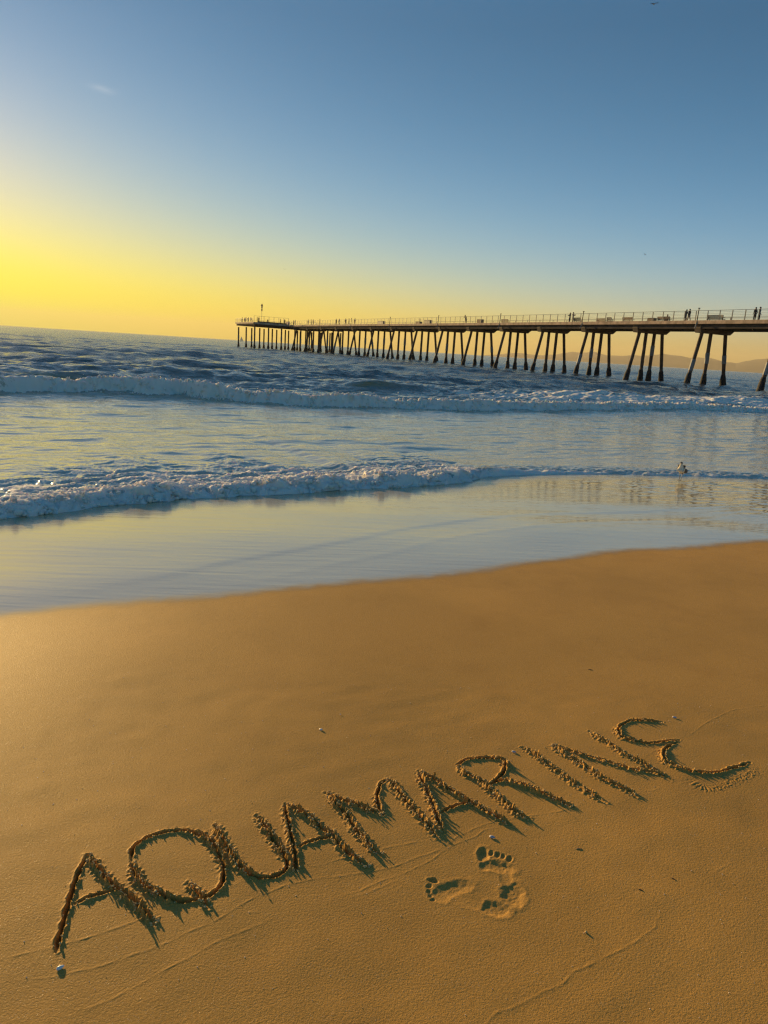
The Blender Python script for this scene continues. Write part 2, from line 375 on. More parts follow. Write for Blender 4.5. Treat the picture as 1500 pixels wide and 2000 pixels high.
# ---------------------------------------------------------------- traced ground marks (picture positions, 1500 x 2000)
LETTERS = [
 ('a', 'letter A drawn in the sand, first of the word, beside the white shell', [
   [(172,1670),(157,1697),(143,1733),(132,1773),(117,1827),(110,1860)],
   [(172,1670),(193,1700),(217,1727),(240,1743),(267,1767),(290,1790),(300,1807)],
   [(138,1770),(170,1755),(200,1745),(227,1738)]]),
 ('q', 'letter Q drawn in the sand, round loop with a short tail', [
   [(257,1680),(260,1657),(277,1642),(300,1632),(327,1625),(360,1623),(387,1630),(410,1643),(423,1660),(435,1683),(438,1707),(433,1727),(413,1747),(383,1757),(353,1760),(323,1752),(293,1737),(273,1723),(262,1703),(257,1682)],
   [(367,1725),(380,1740),(397,1757),(408,1773)]]),
 ('u', 'letter U drawn in the sand, right after the round Q', [
   [(420,1611),(433,1639),(449,1665),(465,1689),(479,1703),(500,1712),(524,1713),(545,1707),(559,1695),(561,1681),(553,1668),(540,1649),(527,1631),(513,1609),(500,1593)]]),
 ('a', 'letter A drawn in the sand between the U and the M', [
   [(557,1569),(560,1591),(567,1623),(573,1652),(577,1676),(580,1703)],
   [(562,1570),(585,1585),(607,1599),(625,1615),(647,1628),(663,1649),(681,1665),(700,1679),(721,1689)],
   [(576,1655),(601,1644),(628,1636),(657,1631)]]),
 ('m', 'letter M drawn in the sand, middle of the word', [
   [(641,1552),(663,1575),(679,1593),(692,1615),(708,1633),(727,1655),(745,1668)],
   [(636,1548),(660,1559),(687,1567),(713,1577),(735,1585),(749,1589)],
   [(746,1589),(740,1572),(737,1551),(745,1529),(758,1519)],
   [(758,1519),(772,1533),(787,1555),(803,1573),(821,1592),(837,1610),(855,1632)]]),
 ('a', 'letter A drawn in the sand between the M and the R', [
   [(818,1504),(827,1527),(840,1555),(850,1580),(858,1604),(867,1622)],
   [(822,1506),(849,1521),(873,1537),(898,1552),(919,1564),(947,1580),(975,1595),(999,1607)],
   [(858,1583),(883,1572),(907,1566),(932,1562)]]),
 ('r', 'letter R drawn in the sand above the footprints', [
   [(893,1491),(910,1481),(935,1478),(959,1478),(981,1481),(988,1492),(981,1509),(965,1523),(953,1533)],
   [(896,1494),(910,1509),(932,1518),(950,1533),(972,1552),(990,1567),(1011,1586),(1036,1596)],
   [(957,1528),(984,1521),(1008,1527),(1027,1533),(1051,1543),(1076,1555),(1100,1566),(1122,1575)]]),
 ('i', 'letter I drawn in the sand, single slanting stroke after the R', [
   [(1019,1458),(1042,1471),(1063,1486),(1088,1505),(1115,1524),(1138,1539),(1160,1553),(1183,1568)]]),
 ('n', 'letter N drawn in the sand, three long slanting strokes', [
   [(1078,1455),(1096,1469),(1119,1482),(1148,1501),(1177,1521),(1207,1536),(1227,1545),(1242,1556)],
   [(1078,1455),(1119,1468),(1154,1480),(1189,1490),(1221,1501),(1254,1507),(1283,1512),(1309,1524)],
   [(1151,1430),(1174,1445),(1198,1460),(1218,1475),(1242,1486),(1265,1499),(1288,1509)]]),
 ('e', 'letter E drawn in the sand, two deep curls, last of the word', [
   [(1292,1413),(1265,1411),(1236,1410),(1218,1416),(1207,1427),(1215,1442),(1236,1449),(1265,1454),(1295,1451),(1326,1448)],
   [(1322,1452),(1302,1462),(1295,1477),(1301,1491),(1318,1499),(1347,1508),(1377,1512),(1406,1510),(1435,1501),(1464,1491)]]),
]
LINES = [
 [(-60,1892),(0,1876),(60,1861),(100,1852),(145,1840),(200,1823),(265,1800),(307,1783)], [(330,1772),(400,1748),(453,1730),(483,1716)],
 [(601,1692),(633,1685),(660,1676),(681,1671),(708,1663),(740,1655),(781,1647),(812,1641),(852,1637)],
 [(27,1918),(83,1912),(113,1908),(150,1898),(187,1890),(233,1875),(267,1863),(300,1852),(333,1838),(367,1820),(417,1800),(460,1773),(487,1757),(508,1747),(527,1740),(553,1729),(588,1720),(620,1713),(660,1708),(713,1700),(753,1692),(781,1684),(812,1671),(843,1661),(870,1648),(892,1630),(935,1610),(975,1598),(1011,1593),(1039,1589),(1088,1583),(1113,1576),(1156,1563)],
 [(130,1988),(160,1975),(200,1960),(240,1940),(283,1917),(317,1897),(350,1880),(383,1863),(427,1837),(500,1807),(540,1790)],
 [(457,1783),(490,1780),(523,1777)], [(660,1743),(695,1739),(727,1724),(753,1713),(780,1705),(812,1690),(843,1675),(867,1656),(901,1639),(929,1629),(947,1616),(981,1610)],
 [(673,1752),(713,1741),(745,1728),(780,1712)],
 [(1335,1442),(1353,1433),(1371,1419),(1397,1404),(1427,1389),(1456,1383),(1500,1376),(1560,1366)],
 [(1251,1548),(1280,1543),(1300,1533)], [(1254,1482),(1270,1473),(1289,1463)], [(1224,1510),(1222,1523),(1218,1535)],
 [(930,2020),(948,1998),(974,1972),(996,1966),(1036,1946),(1068,1930),(1100,1916),(1120,1894),(1148,1882),(1180,1866),(1212,1852),(1240,1838),(1260,1822),(1280,1808),(1282,1796),(1296,1778)],
 [(1392,1712),(1400,1702),(1420,1690),(1436,1687)], [(-20,1948),(0,1943),(20,1939)], [(987,1920),(998,1906)], [(1237,1667),(1250,1663),(1265,1652)],
 [(1320,1535),(1345,1528),(1352,1527)],
]
# footprints: (x, y, rx, ry, angle in degrees, depth in metres, power)
FEET = [
 [(944,1669,12,13,0,.011,3),(959,1667,5.5,5.5,0,.008,3),(972,1670,6,5.5,0,.008,3),(983,1673,5.5,5,0,.007,3),(995,1678,6.5,6,0,.008,3),
  (973,1693,33,11,12,.008,3),(948,1692,12,9,0,.005,2),(988,1712,12,24,-10,.003,2),(1002,1748,21,25,-42,.0085,2.4)],
 [(846,1720,11,4.5,10,.011,3),(838,1731,6,4.5,0,.007,3),(838,1741,5,4.5,0,.006,3),(841,1750,5,4.5,0,.006,3),(846,1757,5,4,0,.006,3),
  (884,1737,38,15,-12,.0065,3),(862,1748,20,14,10,.004,2),(912,1758,40,14,22,.0025,2),(967,1776,30,14,14,.0075,2.4)],
]

def spline(P, step):
    P = np.asarray(P, float)
    if len(P) < 2: return P
    Q = np.vstack([2 * P[0] - P[1], P, 2 * P[-1] - P[-2]]); out = []
    for i in range(1, len(Q) - 2):
        n = max(2, int(np.hypot(*(Q[i + 1] - Q[i])) / step)); t = np.arange(n)[:, None] / n
        a, b, c, d = Q[i - 1], Q[i], Q[i + 1], Q[i + 2]
        out.append(.5 * ((2 * b) + (c - a) * t + (2 * a - 5 * b + 4 * c - d) * t ** 2 + (3 * b - a - 3 * c + d) * t ** 3))
    out.append(P[-1:]); return np.vstack(out)
def gpoly(px, step): return spline([ground(*p) for p in px], step)

# shore lines as seen, turned into distance out to sea over distance along the shore
def curve_uw(px, f=ground):
    q = np.array([uw(*f(*p)) for p in px]); q = q[np.argsort(q[:, 0])]; return q[:, 0], q[:, 1]
EDGE = curve_uw([(-150,1024),(0,1014),(70,1008),(130,1000),(190,990),(250,985),(310,981),(370,974),(430,972),(500,967),(560,966),(620,961),(680,958),(730,954),(790,953),(850,948),(900,944),(925,939),(945,933),(1000,929),(1100,927),(1200,927),(1300,930),(1400,933),(1500,936),(1600,940)])
WET = curve_uw([(-200,1215),(0,1200),(150,1180),(300,1168),(430,1161),(560,1147),(700,1132),(850,1121),(960,1109),(1060,1093),(1160,1081),(1280,1072),(1400,1062),(1500,1055),(1650,1046)])
LENS = curve_uw([(150,1160),(230,1141),(300,1130),(370,1117),(440,1099),(520,1086),(600,1072),(700,1054),(800,1032),(900,1018),(1000,1008),(1100,1003),(1250,1000)])
edge_w = lambda u: np.interp(u, *EDGE)
wet_w = lambda u: np.interp(u, *WET)
lens_w = lambda u: np.interp(u, *LENS)

def beach_z(x, y):
    """beach height away from the marks, and how wet it is"""
    u, w = uw(x, y)
    z = zprof(w)
    z = z + .004 * noise(u, w, 1.6, 3) * sst(8, 5, w) + .010 * noise(u, w, 6, 4) * (1 - np.exp(-np.maximum(0, np.abs(w - 4) - 3) / 4))
    s = w - wet_w(u) + .02 * noise(u, w, 1.2, 7) + .012 * noise(u, w, .12, 8)
    wet = sst(-.20, .16, s)
    l = w - lens_w(u); lk = sst(-.5, 1.2, u - LENS[0][0]) * sst(9.5, 7.5, u)
    z = z + lk * (.0030 * sst(-.05, .05, l) * np.exp(-np.maximum(l, 0) / .8))
    l2 = w - (lens_w(u) - .55 + .05 * noise(u, w * 0, 1.7, 12)); z = z + .0015 * np.exp(-(l2 / .05) ** 2) * sst(.5, 2.5, u) * lk
    # small waves running back over the film at the right
    rr = sst(6.4, 9.2, u) * sst(0, .5, w - wet_w(u) - .5) 
    z = z + rr * wet * (.0018 * noise(u * .28, w, .11, 13) + .001 * noise(u * .4, w, .05, 14))
    d = edge_w(u) - w
    gran = sst(1.1, .25, d) * wet
    return z, wet, gran
# the wash film hides the beach under the sea: keep the sand a little lower there
def beach_full(x, y):
    z, wet, gran = beach_z(x, y); u, w = uw(x, y)
    return z - .04 * sst(.02, .5, w - edge_w(u)), wet, gran

# ---------------------------------------------------------------- fine sand patch with the writing
X0, X1, Y0, Y1, DX, DY = -1.32, 1.98, 1.10, 3.10, .0028, .0037
ax = np.arange(X0, X1 + 1e-9, DX); ay = np.arange(Y0, Y1 + 1e-9, DY)
X1, Y1 = ax[-1], ay[-1]
nx, ny = len(ax), len(ay)
GX, GY = np.meshgrid(ax, ay)
Z, WETV, GRAN = beach_full(GX, GY); Z0 = Z.copy()
inner = sst(0, .08, GX - X0) * sst(0, .08, X1 - GX) * sst(0, .08, GY - Y0) * sst(0, .08, Y1 - GY)
Z += inner * .00035 * noise(GX, GY, .16, 22)

def stamp(pts, R):
    """distance of the grid points to a chain of points, in a window"""
    D = np.full(Z.shape, 9., np.float32); S = np.zeros(Z.shape, np.int32)
    rx, ry = int(R / DX) + 1, int(R / DY) + 1
    for k, (x, y) in enumerate(pts):
        i = int((x - X0) / DX); j = int((y - Y0) / DY)
        i0, i1, j0, j1 = max(i - rx, 0), min(i + rx + 2, nx), max(j - ry, 0), min(j + ry + 2, ny)
        if i0 >= i1 or j0 >= j1: continue
        d = np.hypot(ax[i0:i1][None] - x, ay[j0:j1][:, None] - y)
        sub = D[j0:j1, i0:i1]; m = d < sub; sub[m] = d[m]; S[j0:j1, i0:i1][m] = k
    return D, S
for ln in LINES:
    P = gpoly(ln, .003); D, S = stamp(P, .02)
    w = .0032
    m = D < .02
    fade = np.minimum(S, len(P) - S) / 25.; fade = np.clip(fade, 0, 1)
    h = (.0007 * np.exp(-(D[m] / w) ** 2)) * fade[m] * (.8 + .35 * noise(GX[m], GY[m], .04, 30)) * inner[m]
    Z[m] += h
# footprints
PX, PY = proj(GX, GY, Z0)
OWN = np.full(Z.shape, -1, np.int16)          # which thing a face belongs to
for fi, foot in enumerate(FEET):
    H = np.zeros(Z.shape); reach = np.zeros(Z.shape, bool)
    for (cx, cy, a, b, ang, dep, pw) in foot:
        t = math.radians(ang); dx, dy = PX - cx, PY - cy
        p = (dx * math.cos(t) + dy * math.sin(t)) / a; q = (-dx * math.sin(t) + dy * math.cos(t)) / b
        r = np.hypot(p, q) + .06 * noise(GX, GY, .02, 40)
        hh = -.50 * dep * (1 - sst(.40, 1.18, r)) + dep * .11 * np.exp(-((r - 1.22) / .22) ** 2)
        H = np.where(hh < 0, np.minimum(H, hh), np.where(H < 0, H, np.maximum(H, hh))); reach |= r < 1.5
    H += .0005 * noise(GX, GY, .018, 41) * sst(.002, .006, np.abs(H)) + .0002 * noise(GX, GY, .008, 42) * sst(.001, .004, np.abs(H))
    Z += H * inner; OWN[reach] = 20 + fi
# tread print beside the last letter
tr = spline([ground(*p) for p in [(1352,1530),(1372,1541),(1398,1542),(1425,1532),(1452,1520),(1478,1508)]], .004)
D, S = stamp(tr, .05); m = D < .05
Z[m] += (-.0012 + .0024 * np.abs(np.sin(S[m] * .9)) + .0006 * noise(GX[m], GY[m], .009, 43)) * np.exp(-(D[m] / .022) ** 2)
OWN[D < .042] = 30
# letters
CR = {}                                        # crumbs per letter: x, y, r, lift
rnd = random.Random(5)
Zl = Z.copy()
for li, (ch, lab, strokes) in enumerate(LETTERS):
    CR[li] = []
    for si, st in enumerate(strokes):
        P = gpoly(st, .003); D, S = stamp(P, .055)
        T = np.gradient(P, axis=0); T /= np.linalg.norm(T, axis=1)[:, None] + 1e-9
        pxs = np.array(spline(st, 1.0)); gp = np.gradient(pxs, axis=0)
        # strokes running down to the right threw up crumbs on both sides, the others cut clean
        gi = np.clip((np.arange(len(P)) / max(1, len(P) - 1) * (len(pxs) - 1)).astype(int), 0, len(pxs) - 1)
        a = gp[gi]; a = a / (np.hypot(a[:, 0], a[:, 1])[:, None] + 1e-9)
        rough = np.clip(.35 + 1.6 * a[:, 0] * a[:, 1], .12, 1)
        m = D < .05; s = S[m]; d = D[m]; x, y = GX[m], GY[m]
        ends = np.clip(np.minimum(s, len(P) - 1 - s) / 14., .15, 1)
        rg = rough[s]
        Tn = T[s]; side = np.sign((x - P[s, 0]) * -Tn[:, 1] + (y - P[s, 1]) * Tn[:, 0])
        wv = 1 + .25 * noise(x, y, .03, 50)
        amp = (.8 if li in (7, 8) else 1.0)
        gro = -(.026 - .014 * rg) * np.exp(-(d / (.0047 * wv)) ** 4)
        bank = (.0042 + .0036 * rg) * np.exp(-((d - .0076 * wv) / .0034) ** 2) * (1 + (.15 + .4 * rg) * noise(x, y, .016, 51) + (.1 + .25 * rg) * noise(x, y, .008, 52))
        bank *= 1 + .25 * side * np.sign(noise(P[s, 0], P[s, 1], .3, 53))
        lump = rg * .004 * np.maximum(0, noise(x, y, .012, 54)) * np.exp(-(d / .022) ** 4)
        h = (gro + np.maximum(bank, 0) + lump) * ends * amp
        base = Z[m]; cur = Zl[m]
        Zl[m] = np.where(np.abs(h) > np.abs(cur - base), base + h, cur)
        mm = D < .034; OWN[mm & ((OWN < 0) | (OWN >= 20))] = li
        # crumbs
        L = len(P) * .003
        n = int(L * 260 * (.8 if li in (7, 8) else 1))
        for _ in range(n):
            k = rnd.randrange(len(P)); g = rough[k]
            if rnd.random() > .15 + .85 * g: continue
            off = rnd.choice((-1, 1)) * abs(rnd.gauss(.0078, .0034)) if rnd.random() > .14 * g else rnd.gauss(0, .005)
            r = rnd.uniform(.0012, .0027) * (1 + .55 * g * rnd.random())
            if rnd.random() < .07: off *= rnd.uniform(1.4, 2.4); r *= .75
            x = P[k, 0] - T[k, 1] * off; y = P[k, 1] + T[k, 0] * off
            CR[li].append((x, y, r, 0))
            if abs(off) < .028 and rnd.random() < .38 * g + .05:
                CR[li].append((x + rnd.gauss(0, .002), y + rnd.gauss(0, .002), r * .85, r * 1.25))
                if rnd.random() < .35: CR[li].append((x + rnd.gauss(0, .003), y + rnd.gauss(0, .003), r * .7, r * 2.3))
Z = Zl

V = np.stack([GX, GY, Z], -1).reshape(-1, 3)
idx = np.arange(nx * ny).reshape(ny, nx)
F = np.stack([idx[:-1, :-1], idx[:-1, 1:], idx[1:, 1:], idx[1:, :-1]], -1).reshape(-1, 4)
FO = OWN[:-1, :-1].reshape(-1)
# vertex normals over the whole patch so the pieces shade as one surface
gy, gx = np.gradient(Z, DY, DX); NRM = np.stack([-gx, -gy, np.ones_like(Z)], -1); NRM /= np.linalg.norm(NRM, axis=-1)[..., None]; NRM = NRM.reshape(-1, 3)
def submesh(name, sel, material):
    f = F[sel]; u, inv = np.unique(f, return_inverse=True); me = mesh_np(name, V[u], inv.reshape(-1, 4), material)
    attr(me, 'wet', WETV.reshape(-1)[u]); attr(me, 'gran', GRAN.reshape(-1)[u])
    me.normals_split_custom_set_from_vertices(NRM[u].tolist() if len(u) < 60000 else NRM[u]); return me

def zat(x, y):
    i = min(max(int(round((x - X0) / DX)), 0), nx - 1); j = min(max(int(round((y - Y0) / DY)), 0), ny - 1); return Z[j, i]
ICO = None
def ico(sub):
    b = bmesh.new(); bmesh.ops.create_icosphere(b, subdivisions=sub, radius=1)
    v = np.array([q.co[:] for q in b.verts]); f = np.array([[q.index for q in g.verts] for g in b.faces]); b.free(); return v, f
IV1, IF1 = ico(1); IV2, IF2 = ico(2)
def blobs(B, jit, iv=IV1, iff=IF1, seed=1, flat=1.):
    """many irregular lumps as one mesh: B rows x, y, z, r"""
    g = np.random.default_rng(seed); n = len(B); k = len(iv)
    R = B[:, 3][:, None, None] * (1 + jit * g.standard_normal((n, k, 1))); Vb = iv[None] * R
    Vb = Vb * g.uniform(.75, 1.3, (n, 1, 3)); Vb[..., 2] *= flat
    Vb = Vb + B[:, None, :3]
    Fb = iff[None] + (np.arange(n) * k)[:, None, None]
    return Vb.reshape(-1, 3), Fb.reshape(-1, 3)

sand_me = submesh('beach_sand', FO < 0, M['sand']); sand = link('beach_sand', sand_me); tag(sand, 'smooth damp brown sand around the writing', kind='structure')
for li, (ch, lab, st) in enumerate(LETTERS):
    c = ground(*st[0][0]); 
    root = empty('sand_letter', (float(c[0]), float(c[1]), float(zat(*c))))
    tag(root, lab, 'letter', 'letters of the word written in the sand')
    g = link('groove', submesh('groove', FO == li, M['sand'])); g.parent = root; g.matrix_parent_inverse = Matrix.Translation(-root.location)
    B = np.array([(x, y, zat(x, y) + r * .35 + l, r) for x, y, r, l in CR[li]])
    vb, fb = blobs(B, .16, seed=li)
    c = link('crumbs', mesh_np('crumbs', vb, fb, M['crumb'])); c.parent = root; c.matrix_parent_inverse = Matrix.Translation(-root.location); c['kind'] = 'stuff'
for k, lab in ((20, 'bare footprint in the sand, toes pointing to the letters, nearest the R'), (21, 'shallow bare footprint in the sand, turned to the left, with narrow toes')):
    tag(link('footprint', submesh('footprint', FO == k, M['sand'])), lab, 'footprint', 'bare footprints under the word')
tag(link('tread_print', submesh('tread_print', FO == 30, M['sand'])), 'row of small tread dents in the sand under the last letter E', 'track')

# ---------------------------------------------------------------- the beach around and under the sea
def graded(a, b, step, lo, hi, g=1.10, mx=30.):
    core = list(np.linspace(a, b, int(round((b - a) / step)) + 1)); s = step; x = core[0]; left = []
    while x > lo: s = min(s * g, mx); x -= s; left.append(x)
    s = step; x = core[-1]; right = []
    while x < hi: s = min(s * g, mx); x += s; right.append(x)
    return np.array(left[::-1] + core + right)
cx = np.unique(np.round(np.concatenate([graded(X0, X1, .045, -1.33, 1.97), np.array([X0, X1])]), 6))
cx = np.concatenate([graded(X0 - 4.6, X0 - .06, .06, -600, X0 - 4.6)[:-1], [X0 - .045], np.linspace(X0, X1, 56), graded(X1 + .06, X1 + 8.0, .06, 9, 700)])
cx = np.unique(np.round(cx, 6))
cy = np.concatenate([graded(Y0 - 1.0, Y0 - .04, .08, -300, -.1), np.linspace(Y0, Y1, 50), graded(Y1 + .05, 15.5, .05, 15.5, 900)])
cy = np.unique(np.round(cy, 6))
cx = cx[(cx < X0 - 1e-4) | (cx > X1 + 1e-4) | (np.abs(cx[:, None] - np.linspace(X0, X1, 56)[None]).min(1) < 1e-4)]
cy = cy[(cy < Y0 - 1e-4) | (cy > Y1 + 1e-4) | (np.abs(cy[:, None] - np.linspace(Y0, Y1, 50)[None]).min(1) < 1e-4)]
CX, CY = np.meshgrid(cx, cy); CZ, CW, CG = beach_full(CX, CY)
ci = np.arange(CX.size).reshape(CX.shape)
CFc = np.stack([ci[:-1, :-1], ci[:-1, 1:], ci[1:, 1:], ci[1:, :-1]], -1).reshape(-1, 4)
mx_ = ((CX[:-1, :-1] + CX[1:, 1:]) / 2).ravel(); my_ = ((CY[:-1, :-1] + CY[1:, 1:]) / 2).ravel()
keep = ~((mx_ > X0) & (mx_ < X1) & (my_ > Y0) & (my_ < Y1))
me = mesh_np('beach', np.stack([CX, CY, CZ], -1).reshape(-1, 3), CFc[keep], M['sand']); attr(me, 'wet', CW); attr(me, 'gran', CG)
tag(link('beach', me), kind='structure')

# ---------------------------------------------------------------- sea
WB = curve_uw([(-200,766),(0,768),(83,766),(150,768),(217,767),(283,771),(350,771),(400,779),(500,785),(600,793),(700,796),(800,800),(933,803),(1000,801),(1200,802),(1367,804),(1500,806),(1650,810)], plane)
wave_w = lambda u: np.interp(u, *WB)
HU = [uw(*plane(px, y))[0] for px, y in ((0, 768), (150, 768), (360, 771), (500, 785), (933, 803), (1500, 806))]
wave_h = lambda u: np.interp(u, HU, [.40, .40, .42, .35, .28, .19])
U0L, U80 = uw(*plane(0, 768))[0], uw(*plane(95, 767))[0]
UB = uw(*ground(935, 936))[0]                       # where the foaming bore ends on the right
SW2 = curve_uw([(-250,745),(0,738),(150,742),(300,752)], plane)
FP0, FP1 = uw(*plane(790, 775))[0], uw(*plane(1000, 770))[0]
HUMPS = [(plane(735, 735), .20, 2.6, .8), (plane(715, 757), .16, 1.6, .6), (plane(860, 737), .18, 1.5, .7), (plane(1280, 752), .30, 7, 1.1), (plane(620, 729), .14, 3, .8), (plane(210, 706), .25, 6, 1.2), (plane(60, 700), .22, 5, 1.2), (plane(1480, 862), .05, 2.5, .5), (plane(700, 872), .045, 2.0, .35), (plane(820, 885), .04, 1.5, .3)]
def sea_z(x, y, r):
    u, w = uw(x, y); d = w - edge_w(u); dp = np.maximum(d, 0)
    ze = zprof(edge_w(u))
    lev = ze * np.exp(-dp / 7.0) 
    left = sst(UB + .9, UB - .35, u)                # 1 where the bore foams
    # chop, growing with depth
    q = 1 / (1 + (r / 260.) ** 2)
    gr = sst(9, 30, dp)
    z = lev + q * gr * (.105 * noise(u * .42, w, 6.0, 60) + .058 * noise(u * .6, w, 2.1, 61) + .030 * noise(u * .7, w, 1.2, 92)) + (sst(1, 12, dp)) * .013 * noise(u * .45, w, 1.1, 62) / (1 + (r / 60.) ** 2)
    z = z + sst(.6, 3, dp) * (.0050 * noise(u * .40, w, .42, 63) + .011 * np.maximum(0, noise(u * .30, w, .5, 88) - 1.1) * sst(1, 4, dp) + .0019 * noise(u * .45, w, .2, 64)) / (1 + (r / 40.) ** 2) * (1 + 4.5 * sst(20, 28, w))
    sw = .16 * np.sin(2 * np.pi * (w / 15.5) + 1.1 * noise(u * .3, w * .3, 14, 65)) * sst(26, 38, w) / (1 + (r / 500.) ** 2)
    z = z + sw
    # shore bore
    hb = .030 + .085 * left * (1 + .38 * np.clip(noise(u, w * 0, .7, 66), -1.6, 1.6)) + .055 * np.exp(-((u - UB - .75) / .75) ** 2)
    prof = sst(-.01, .16 + .12 * left, d) * (.35 + .65 * np.exp(-np.maximum(d - .3, 0) / (.5 + .55 * left)))
    z = z + hb * prof * sst(9, 3, dp)
    zone = left * sst(3.5 + .8 * np.clip(noise(u, w * 0, 1.5, 67), -1.4, 2), .9, dp) * sst(0, .07, dp)
    uj = u + .10 * noise(u, w, .45, 84); wj = w + .07 * noise(u, w, .45, 85)
    lump = 1 - np.abs(noise(uj * .7, wj, .34, 68)); lump2 = 1 - np.abs(noise(uj * .8, wj, .13, 69)); keep_ = sst(-.9, .5, noise(uj * .5, wj, .55, 86))
    z = z + zone * (.034 * lump + .020 * lump2 + .006 * noise(u, w, .05, 70)) * (.45 + .55 * np.exp(-dp / .9))
    zr = (1 - left) * sst(1.3, .2, dp) * sst(0, .05, dp); z = z + zr * (.008 * noise(u * .6, w, .16, 71) + .005 * noise(u, w, .07, 72))
    ridge = np.exp(-((u - UB - .6) / 1.6) ** 2)
    z = z + zone * .012 * noise(uj * .45, wj, .3, 87) * sst(.3, .8, dp)
    foam = zone * (.40 + .68 * np.exp(-dp / .5) + .40 * (lump - .4) + .30 * (keep_ - .5) * sst(.1, .6, dp)) + left * .95 * sst(.30, .02, dp)
    foam = np.maximum(foam, (1 - left) * (.24 * sst(.45, .1, dp) + .22 * sst(1.6, .3, dp) + .2 * ridge * sst(.9, .2, dp)))
    foam = np.maximum(foam, .30 * sst(6, 2, dp) * left)
    # the breaking wave
    qb = w - wave_w(u) + .10 * noise(u, w * 0, 1.4, 73) + .03 * noise(u, w, .5, 74); hbv = wave_h(u) * (1 + .13 * noise(u, w * 0, 2.2, 75))
    pf = sst(-.02, .42, qb) * (.10 + .90 * np.exp(-np.maximum(qb - .45, 0) / 1.15))
    pf = pf - .10 * np.exp(-((qb + .5) / .5) ** 2)
    z = z + hbv * pf
    brk = .40 + .60 * sst(U80 - 2.2, U80 + .8, u + .35 * noise(u, w, .5, 82) + .5 * (qb - .4))
    br2 = 1 - .35 * np.exp(-((u - uw(*plane(385, 780))[0]) / .9) ** 2)
    fz = sst(-.04, .03, qb) * sst(1.5 + .5 * np.clip(noise(u, w * 0, .9, 76), -1.4, 2), .35, qb)
    lb = 1 - np.abs(noise(u, w, .34, 77)); lb2 = 1 - np.abs(noise(u, w, .13, 78))
    z = z + fz * brk * (.055 * lb + .03 * lb2)
    foam = np.maximum(foam, fz * (brk * (.80 + .35 * sst(.9, .1, qb)) * (br2 + (1 - br2) * sst(.25, .5, qb))))
    foam = np.maximum(foam, (1 - brk) * .85 * np.exp(-((qb - .46) / .07) ** 2))
    # trailing foam behind and the broken patch at the right
    fp = sst(FP0 - 2, FP1, u) * sst(.2, 1.5, qb) * sst(15, 8, qb)
    foam = np.maximum(foam, fp * (.60 + .10 * noise(u * .3, w, 1.6, 79)))
    z = z + fp * (.03 * noise(u * .6, w, .6, 80) + .02 * noise(u, w, .3, 81))
    z = z + fp * .16 * np.exp(-((qb - 5.5) / 1.2) ** 2)
    foam = np.maximum(foam, .33 * sst(4, 1, qb) * sst(-.0, .5, qb))
    foam = np.maximum(foam, .20 * sst(-12, -1, qb) * sst(0, -.1, qb) * sst(1, 4, dp))
    # second swell at the far left
    q2 = w - np.interp(u, *SW2); s2 = sst(uw(*plane(330, 752))[0], uw(*plane(90, 740))[0], u)
    z = z + s2 * .22 * np.where(q2 < 1.0, np.exp(-((q2 - 1.0) / .8) ** 2), np.exp(-((q2 - 1.0) / 1.6) ** 2))
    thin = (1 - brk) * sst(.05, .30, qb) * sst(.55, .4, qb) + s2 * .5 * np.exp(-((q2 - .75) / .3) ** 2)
    for (p, h, lu, lw) in HUMPS:
        hu, hw = uw(*p); e = np.exp(-((u - hu) / lu) ** 2 - ((w - hw) / lw) ** 2); z = z + h * e
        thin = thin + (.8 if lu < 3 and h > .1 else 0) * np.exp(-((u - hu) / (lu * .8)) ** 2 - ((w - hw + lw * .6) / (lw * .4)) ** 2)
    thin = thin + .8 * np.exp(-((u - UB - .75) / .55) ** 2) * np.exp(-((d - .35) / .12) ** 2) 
    # stay just above the sand
    zs = beach_z(x, y)[0]
    film = .004 + .02 * sst(0, .5, d)
    z = np.maximum(z, zs + film * sst(-.005, .02, d) - .002)
    shal = sst(34, 8, dp); far = sst(30, 90, r); calm = sst(30, 12, dp) * (1 - fp)
    calm = np.maximum(calm, .0)
    return z, np.clip(foam, 0, 1.2), shal, np.clip(thin, 0, 1), far, calm

def azs():
    core = np.radians(np.linspace(-33, 33, 610)); l = np.radians(np.linspace(-80, -33, 46)[:-1]); r_ = np.radians(np.linspace(33, 57, 60)[1:])
    return np.concatenate([l, core, r_])
TH = azs()
st_ = []; s = 0.; 
while s < 22000:
    st_.append(s)
    s += .018 if s < 1.2 else .028 if s < 3.5 else .055 if s < 12 else .075 if s < 26 else .16 if s < 45 else max(.3, s * .012) if s < 200 else s * .03
st_ = np.array(st_)
# distance from the camera to the water's edge in every direction
re = np.zeros_like(TH) + 8.
for _ in range(60):
    xx, yy = re * np.sin(TH), re * np.cos(TH); u_, w_ = uw(xx, yy)
    re = re + .6 * (edge_w(u_) - w_) / np.maximum(np.cos(TH + .4749), .12)
    re = np.clip(re, 3, 400)
RR = re[None] + st_[:, None]; SX = RR * np.sin(TH)[None]; SY = RR * np.cos(TH)[None]
SZ, FO_, SH_, TN_, FA_, CA_ = sea_z(SX, SY, RR)
